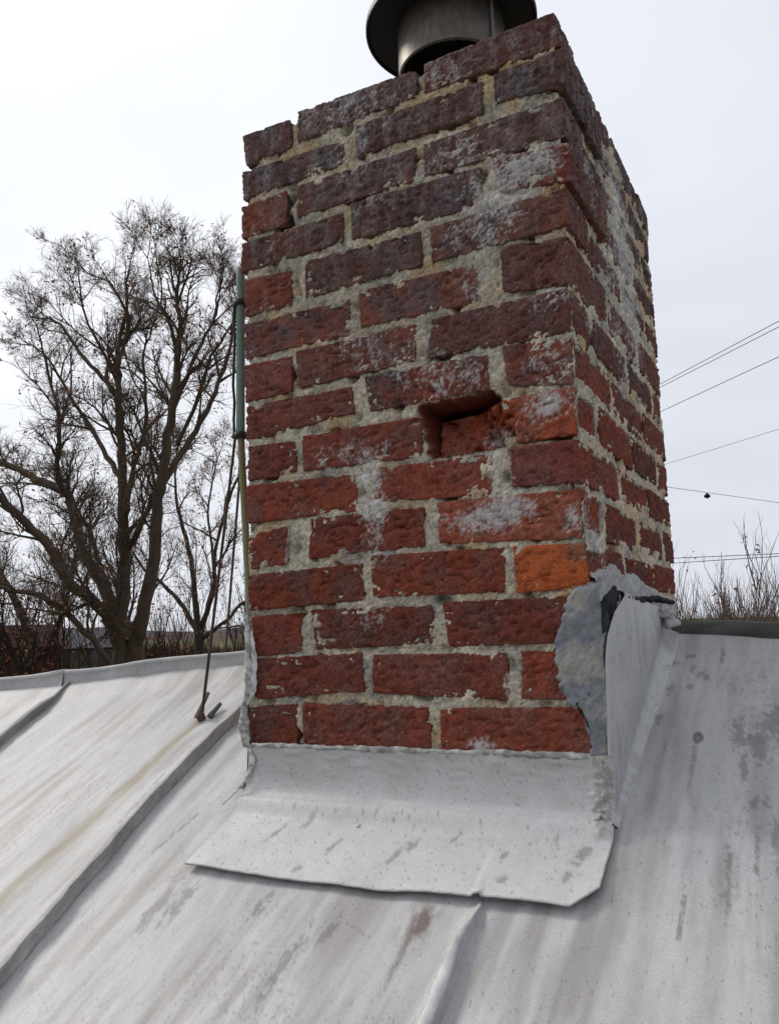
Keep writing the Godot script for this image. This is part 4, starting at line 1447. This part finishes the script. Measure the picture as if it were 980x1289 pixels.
	part("painted_gap", slab(right, PackedVector2Array([Vector2(0.095, -0.832), Vector2(0.168, -0.843), Vector2(0.278, -0.846), Vector2(0.440, -0.840), Vector2(0.623, -0.848), Vector2(0.610, -0.856), Vector2(0.435, -0.853), Vector2(0.273, -0.858), Vector2(0.193, -0.855)]), 0.0026, 0.0165, 0.002, 0.004, Color(0.012, 0.012, 0.014), Color(0.03, 0.03, 0.032), gap_black, Vector2(-0.006, 9)), root)  # the long crack above the upstand, its shade painted the same way
	part("crack", slab(front, PackedVector2Array([Vector2(-0.003, -0.917), Vector2(0.000, -0.918), Vector2(0.001, -0.958), Vector2(-0.006, -0.989), Vector2(-0.021, -0.998), Vector2(-0.010, -1.018), Vector2(-0.003, -1.044), Vector2(-0.007, -1.063), Vector2(-0.010, -1.063), Vector2(-0.007, -1.044), Vector2(-0.016, -1.019), Vector2(-0.029, -0.998), Vector2(-0.027, -0.994), Vector2(-0.010, -0.987), Vector2(-0.003, -0.958)]), 0.0018, 0.0095, 0.001, 0.0025, Color(0.012, 0.012, 0.014), Color(0.03, 0.028, 0.026), gap_black, Vector2(-9, 0.014)), root)  # dark of the crack painted on as a thin raised slab
	# the broken edge of the left flashing: putty and flaking paint
	var strip := thing("flashing_edge", "ragged edge of left chimney flashing caked with cracked putty and flaking paint", "flashing")
	var f := Vector3(0.3, 0, 1)
	part("putty_strip", ribbon([Vector3(-0.602, -0.858, 0.004), Vector3(-0.595, -0.900, 0.008), Vector3(-0.593, -0.950, 0.009), Vector3(-0.594, -0.990, 0.010), Vector3(-0.604, -1.018, 0.010)], [f, f, f, f, f], PackedFloat32Array([0.003, 0.0062, 0.0072, 0.0066, 0.004]), 0.5, Color(0.42, 0.41, 0.39)), strip)
	part("paint_flake", ribbon([Vector3(-0.588, -0.885, 0.008), Vector3(-0.580, -0.930, 0.011), Vector3(-0.582, -0.985, 0.010), Vector3(-0.596, -1.010, 0.010)], [f, f, f, f], PackedFloat32Array([0.002, 0.005, 0.005, 0.002]), 0.2, Color(0.55, 0.55, 0.57)), strip)
	part("putty_strip", ribbon([Vector3(-0.602, -1.012, 0.012), Vector3(-0.600, -1.045, 0.014), Vector3(-0.598, -1.080, 0.010)], [f, f, f], PackedFloat32Array([0.006, 0.0088, 0.006]), 0.6, Color(0.36, 0.35, 0.32)), strip)
	part("putty_strip", ribbon([Vector3(-0.594, -1.078, 0.008), Vector3(-0.586, -1.100, 0.010), Vector3(-0.586, -1.122, 0.016), Vector3(-0.596, -1.142, 0.030), Vector3(-0.612, -1.166, 0.056)], [f, f, Vector3(0.2, 0.4, 1), Vector3(0, 1, 0.5), Vector3(0, 1, 0.5)], PackedFloat32Array([0.004, 0.0050, 0.0055, 0.004, 0.002]), 0.45, Color(0.42, 0.41, 0.38)), strip)
	# the upstand on the left face, whose front edge that is
	var up := Acc.new()
	for k in 24:
		var z := lerpf(-0.006, -0.40, k / 23.0)
		var low := roof_at(-0.62, z).y
		for y: float in [-0.865, -0.95, low + 0.02, low + 0.006, low + 0.001]:
			var out: float = -0.6075 if y > low + 0.03 else -0.6075 - clampf((low + 0.022 - y) * 1.1, 0.0, 0.024)
			up.v.append(Vector3(out, maxf(y, low + 0.001), z))
			up.c.append(Color(0.36, 0.36, 0.36))
			up.uv.append(Vector2(z, y))
	for k in 23:
		for q in 4:
			var a := k * 5 + q
			up.quad(a, a + 1, a + 6, a + 5)
	part("upstand", up.mesh(paint_mat), strip)

func make_cowl() -> void:
	var at := Vector3(-0.325, 0.045, -0.37)
	var root := thing("chimney_cowl", "round metal chimney cowl with a wide black rain cap over a steel collar", "cowl", "", at)
	var black := material(0.55, 0.4)
	black.vertex_color_use_as_albedo = false
	black.albedo_color = Color(0.09, 0.095, 0.11)
	part("rain_cap", lathe([Vector2(0.0, 0.43), Vector2(0.06, 0.425), Vector2(0.184, 0.384), Vector2(0.188, 0.380), Vector2(0.188, 0.368), Vector2(0.184, 0.366), Vector2(0.180, 0.372), Vector2(0.06, 0.380), Vector2(0.0, 0.380)], 72, black), root)
	var steel := material(0.46, 0.5)
	steel.vertex_color_use_as_albedo = false
	steel.albedo_texture = steel_texture()
	steel.metallic = 0.75
	steel.uv1_triplanar = true
	steel.uv1_scale = Vector3(4, 4, 4)
	part("collar", lathe([Vector2(0.112, 0.379), Vector2(0.112, 0.262), Vector2(0.115, 0.258), Vector2(0.118, 0.262), Vector2(0.118, 0.379)], 64, steel), root)
	var flue := material(0.8, 0.3)
	flue.vertex_color_use_as_albedo = false
	flue.albedo_color = Color(0.14, 0.135, 0.13)
	part("flue_liner", lathe([Vector2(0.094, -0.1), Vector2(0.094, 0.026), Vector2(0.097, 0.030), Vector2(0.100, 0.026), Vector2(0.100, -0.1)], 48, flue), root)
	for k in 3:
		var a := TAU * k / 3.0 + 2.6
		var d := Vector3(cos(a), 0, sin(a))
		var acc := Acc.new()
		sweep(acc, [d * 0.103 + Vector3(0, 0.0, 0), d * 0.106 + Vector3(0, 0.15, 0), d * 0.1095 + Vector3(0, 0.34, 0)], [d, d, d], PackedVector2Array([Vector2(-0.011, -0.0015), Vector2(0.011, -0.0015), Vector2(0.011, 0.0015), Vector2(-0.011, 0.0015)]), PackedFloat32Array([1, 1, 1]), Color(0.3, 0.29, 0.28))
		part("bracket", acc.mesh(cement_mat), root)
	var seam := Acc.new()
	rod(seam, Vector3(0.112, 0.262, 0.045), Vector3(0.112, 0.378, 0.045), 0.004, 0.004, 8, Color(0.2, 0.19, 0.18))
	part("collar_seam", seam.mesh(cement_mat), root)

func steel_texture() -> ImageTexture:
	var a := noise(81, 22.0, 4)
	var b := noise(82, 3.0, 2)
	var im := Image.create(256, 256, false, Image.FORMAT_RGB8)
	for y in 256:
		for x in 256:
			var f := 0.5 + 0.5 * a.get_noise_2d(x, y * 0.5) + 0.12 * b.get_noise_2d(x * 2.0, y * 0.3)
			im.set_pixel(x, y, Color(0.28, 0.255, 0.235).lerp(Color(0.46, 0.43, 0.40), clampf(f, 0, 1)))
	return ImageTexture.create_from_image(im)

func lathe(profile: Array, count: int, mat: Material) -> ArrayMesh:
	# profile runs so that the outside lies to its left, bottom to top turns outwards; both sides are drawn anyway
	var st := SurfaceTool.new()
	st.begin(Mesh.PRIMITIVE_TRIANGLES)
	for k in profile.size() - 1:
		var a: Vector2 = profile[k]
		var b: Vector2 = profile[k + 1]
		var n2 := Vector2(-(b.y - a.y), b.x - a.x).normalized()
		for s in count:
			var p := TAU * s / count
			var q := TAU * (s + 1) / count
			var v := [Vector3(a.x * cos(p), a.y, a.x * sin(p)), Vector3(a.x * cos(q), a.y, a.x * sin(q)), Vector3(b.x * cos(q), b.y, b.x * sin(q)), Vector3(b.x * cos(p), b.y, b.x * sin(p))]
			var nn := [Vector3(n2.x * cos(p), n2.y, n2.x * sin(p)), Vector3(n2.x * cos(q), n2.y, n2.x * sin(q))]
			var out := [nn[0], nn[1], nn[1], nn[0]]
			var order := [0, 1, 2, 0, 2, 3]
			var face: Vector3 = (v[2] - v[0]).cross(v[1] - v[0])
			if face.length_squared() < 1e-16:
				face = (v[3] - v[0]).cross(v[2] - v[0])
			if face.dot(nn[0]) < 0.0:
				order = [0, 2, 1, 0, 3, 2]
			for o in order:
				st.set_normal(out[o])
				st.set_color(Color.WHITE)
				st.add_vertex(v[o])
	st.index()
	var m := st.commit()
	m.surface_set_material(0, mat)
	return m

func make_rod() -> void:
	var foot := Vector3(-0.6715, -0.935, -0.10)
	var root := thing("lightning_rod", "thin green patinated metal mast clamped upright beside the chimney's left edge", "lightning rod")
	var green := Color(0.165, 0.245, 0.205)
	var acc := Acc.new()
	rod(acc, Vector3(-0.6970, -0.505, -0.10), Vector3(-0.6955, -0.155, -0.10), 0.0088, 0.0082, 16, green, 12)
	part("sleeve", acc.mesh(cement_mat), root)
	acc = Acc.new()
	rod(acc, foot, Vector3(-0.6970, -0.49, -0.10), 0.0068, 0.0068, 14, Color(0.21, 0.185, 0.085), 18)
	for k in acc.v.size():
		var f := clampf((-0.72 - acc.v[k].y) * 8.0 + n_soft.get_noise_3dv(acc.v[k]) * 1.5, 0.0, 1.0)
		var c := acc.c[k].lerp(Color(0.20, 0.26, 0.20), f)
		c.a = 1.0
		acc.c[k] = c
	part("mast", acc.mesh(cement_mat), root)
	for y: float in [-0.228, -0.502]:
		acc = Acc.new()
		var c := Vector3(-0.6972, y, -0.10)
		rod(acc, c - Vector3(0, 0.006, 0), c + Vector3(0, 0.006, 0), 0.0125, 0.0125, 16, Color(0.035, 0.032, 0.03))
		rod(acc, c - Vector3(0.019, 0, 0), c + Vector3(0.016, 0, 0), 0.0045, 0.0045, 8, Color(0.035, 0.032, 0.03))
		part("clamp", acc.mesh(cement_mat), root)
	acc = Acc.new()
	rod(acc, Vector3(-0.7085, -0.502, -0.095), Vector3(-0.7075, -0.228, -0.095), 0.0028, 0.0028, 8, Color(0.03, 0.03, 0.03), 8, 0.0, 0.004)
	part("down_wire", acc.mesh(cement_mat), root)
	var rust := Color(0.085, 0.05, 0.035)
	var peg := roof_at(-0.871, -0.188, 0.004)
	var g := thing("guy_wire", "rusty guy wire from the mast clamp to a stained foot on the white roof", "guy wire", "guy wires of the mast")
	acc = Acc.new()
	rod(acc, Vector3(-0.710, -0.503, -0.10), peg, 0.0028, 0.0034, 8, rust, 14)
	part("cable", acc.mesh(cement_mat), g)
	acc = Acc.new()
	lump_mesh(acc, peg + Vector3(0.0, 0.002, 0.004), 0.008, Color(0.10, 0.06, 0.04))
	rod(acc, peg + Vector3(-0.004, 0, 0.012), peg + Vector3(0.004, 0.050, -0.016), 0.0056, 0.0040, 8, Color(0.20, 0.16, 0.12), 3)
	part("foot", acc.mesh(cement_mat), g)
	var tab := Acc.new()
	rod(tab, roof_at(-0.850, -0.188, 0.006), roof_at(-0.850, -0.222, 0.012), 0.006, 0.0045, 8, Color(0.12, 0.12, 0.125), 3)
	part("bracket", tab.mesh(cement_mat), g)
	var g2 := thing("guy_wire", "rusty guy wire from the mast that passes down behind the white ridge", "guy wire", "guy wires of the mast")
	acc = Acc.new()
	rod(acc, Vector3(-0.6975, -0.53, -0.105), Vector3(-1.075, -1.01, -0.50), 0.0028, 0.0030, 8, rust, 10)
	part("cable", acc.mesh(cement_mat), g2)

func wall_quad(acc: Acc, a: Vector3, b: Vector3, c: Vector3, d: Vector3, col: Color) -> void:
	var s := acc.v.size()
	acc.v.append_array(PackedVector3Array([a, b, c, d]))
	var n := (c - a).cross(b - a).normalized()
	for k in 4:
		acc.c.append(col)
	acc.quad(s, s + 1, s + 2, s + 3)

func make_house(called: String, label: String, at: Vector3, turn: float, wide: float, deep: float, eave: float, ridge: float, wall: Color, roof: Color, windows: int) -> void:
	var root := thing(called, label, "building", "", at)
	root.rotation.y = turn
	var w := wide / 2
	var d := deep / 2
	var acc := Acc.new()
	var p := [Vector3(-w, 0, d), Vector3(w, 0, d), Vector3(w, 0, -d), Vector3(-w, 0, -d)]
	for k in 4:
		var a: Vector3 = p[k]
		var b: Vector3 = p[(k + 1) % 4]
		wall_quad(acc, a, b, b + Vector3(0, eave, 0), a + Vector3(0, eave, 0), wall)
	for s in [-1.0, 1.0]:
		var i := acc.v.size()
		acc.v.append_array(PackedVector3Array([Vector3(w * s, eave, d * s), Vector3(w * s, eave, -d * s), Vector3(w * s, ridge, 0)]))
		acc.i.append_array(PackedInt32Array([i, i + 2, i + 1]))
		for k in 3:
			acc.c.append(wall)
	part("wall", acc.mesh(bark_mat), root)
	acc = Acc.new()
	var o := 0.4
	var drop := (ridge - eave) / d * o
	wall_quad(acc, Vector3(-w - o, eave - drop, d + o), Vector3(w + o, eave - drop, d + o), Vector3(w + o, ridge + 0.05, 0), Vector3(-w - o, ridge + 0.05, 0), roof)
	wall_quad(acc, Vector3(w + o, eave - drop, -d - o), Vector3(-w - o, eave - drop, -d - o), Vector3(-w - o, ridge + 0.05, 0), Vector3(w + o, ridge + 0.05, 0), roof)
	part("roof", acc.mesh(bark_mat), root)
	for k in windows:
		acc = Acc.new()
		var x := lerpf(-w * 0.7, w * 0.7, (k + 0.5) / windows)
		wall_quad(acc, Vector3(x - 0.5, 1.0, d + 0.03), Vector3(x + 0.5, 1.0, d + 0.03), Vector3(x + 0.5, 2.2, d + 0.03), Vector3(x - 0.5, 2.2, d + 0.03), Color(0.06, 0.07, 0.08))
		part("window", acc.mesh(cement_mat), root)

func make_far() -> void:
	make_house("red_barn", "dark red barn seen past the trunks at the left edge", Vector3(-55.5, GROUND, -36.5), 0.98, 13.0, 8.0, 3.0, 4.45, Color(0.075, 0.026, 0.025), Color(0.06, 0.03, 0.03), 2)
	make_house("grey_house", "low house with a grey roof far behind the oak", Vector3(-76.0, GROUND, -64.0), 0.75, 12.0, 8.0, 2.4, 4.4, Color(0.08, 0.065, 0.05), Color(0.10, 0.10, 0.115), 3)
	# a hedge along the far side of the field, and a wooded rise beyond it
	var hedge := Acc.new()
	rng.seed = 91
	var mm := MultiMesh.new()
	mm.transform_format = MultiMesh.TRANSFORM_3D
	mm.use_colors = true
	mm.mesh = tuft_mesh()
	mm.instance_count = 900
	for k in 900:
		var t := rng.randf()
		var p := Vector3(-112, GROUND, -30).lerp(Vector3(-10, GROUND, -128), t) + Vector3(rng.randfn() * 1.6, 0, rng.randfn() * 1.6)
		var s := rng.randf_range(1.7, 3.1) * (1.0 + 0.25 * sin(t * 23.0))
		mm.set_instance_transform(k, Transform3D(Basis.from_euler(Vector3(0, rng.randf() * TAU, 0)).scaled(Vector3(s, s * rng.randf_range(0.8, 1.15), s)), p))
		var c := Color(0.075, 0.045, 0.032).lerp(Color(0.085, 0.065, 0.04), rng.randf())
		mm.set_instance_color(k, c)
	var o := MultiMeshInstance3D.new()
	o.name = "hedge"
	o.multimesh = mm
	add_child(o, true)
	tag(o, "brown leafless hedge along the far side of the field", "hedge")
	o.set_meta("kind", "stuff")
	var hills := Acc.new()
	var hn := noise(95, 60.0, 3)
	for k in 91:
		var a := lerpf(-2.7, -0.2, k / 90.0)
		var d := Vector3(sin(a), 0, -cos(a))
		var h := 3.2 + 2.5 * (hn.get_noise_1d(k * 6.0) + 0.5) + 1.5 * absf(hn.get_noise_1d(k * 40.0))
		hills.v.append(d * 420.0 + Vector3(0, GROUND - 1.0, 0))
		hills.v.append(d * 450.0 + Vector3(0, GROUND + h, 0))
		hills.v.append(d * 520.0 + Vector3(0, GROUND - 1.0, 0))
		for q in 3:
			hills.c.append(Color(0.06, 0.047, 0.04))
	for k in 90:
		for q in 2:
			var a := k * 3 + q
			hills.quad(a, a + 3, a + 4, a + 1)
	var hm := part("hills", hills.mesh(bark_mat), self)
	hm.set_meta("kind", "structure")
	hm.set_meta("label", "low wooded rise on the horizon")

func tuft_mesh() -> ArrayMesh:
	# a clump of bare stems fanning out from the ground, one metre tall
	var acc := Acc.new()
	for k in 26:
		var a := rng.randf() * TAU
		var r := rng.randf() * 0.28
		var from := Vector3(cos(a) * r, 0, sin(a) * r)
		var to := Vector3(cos(a) * (r + rng.randf() * 0.32), rng.randf_range(0.55, 1.0), sin(a) * (r + rng.randf() * 0.32))
		rod(acc, from, to, 0.016, 0.007, 3, Color(1, 1, 1), 2)
	return acc.mesh(bark_mat)

func make_trees() -> void:
	make_tree("oak_tree", "big bare oak with many spreading limbs and clinging brown leaves", OAK, Color(0.095, 0.070, 0.052), 4.2, 1.3, 0.012, 301)
	make_tree("oak_tree", "slimmer oak with leafy tufts standing behind the two guy wires", TREE_BEHIND, Color(0.10, 0.078, 0.06), 2.6, 1.35, 0.05, 302)
	make_tree("oak_tree", "leaning dark tree at the left edge in front of the red barn", TREE_LEFT, Color(0.075, 0.062, 0.052), 2.6, 1.3, 0.04, 303)
	twig_low = 0.68
	make_shrub("bare_shrub", "dense low mound of reddish twigs just above the dark ridge on the right", Vector3(-1.0, GROUND, -12.6), 2.2, 3.85, 190, Color(0.115, 0.082, 0.068), 0.03, 314)
	make_shrub("bare_shrub", "tall thicket of reddish upright shoots behind the ridge right of the chimney", Vector3(-1.35, GROUND, -11.8), 1.9, 4.05, 80, Color(0.10, 0.072, 0.06), 0.02, 311)
	twig_low = 0.55
	make_shrub("bare_shrub", "low tangled shrub with orange leaves below the big oak", Vector3(-13.4, GROUND, -9.2), 2.8, 5.2, 80, Color(0.045, 0.032, 0.025), 0.16, 312)
	make_shrub("bare_shrub", "thin brushwood behind the white ridge beside the mast", Vector3(-11.4, GROUND, -12.9), 2.8, 5.0, 80, Color(0.05, 0.036, 0.028), 0.12, 313)

func make_wires() -> void:
	var labels := ["higher of the two close power lines at the top right", "lower of the two close power lines at the top right", "single power line just below the close pair", "single rising power line at middle height on the right", "sagging cable that carries a small dark damper", "upper of the two lines crossing the reddish shoots", "lower of the two lines crossing the reddish shoots"]
	for k in WIRES.size():
		var root := thing("power_line", labels[k], "wire", "overhead lines right of the chimney")
		var acc := Acc.new()
		rod(acc, WIRES[k][0], WIRES[k][1], 0.007 if k < 5 else 0.012, 0.007 if k < 5 else 0.012, 6, Color(0.16, 0.165, 0.175), 12)
		part("cable", acc.mesh(bark_mat), root)
		if k == 4:
			acc = Acc.new()
			lump_mesh(acc, Vector3(-2.46, 2.48, -22.85), 0.07, Color(0.02, 0.02, 0.022))
			part("damper", acc.mesh(bark_mat), root)
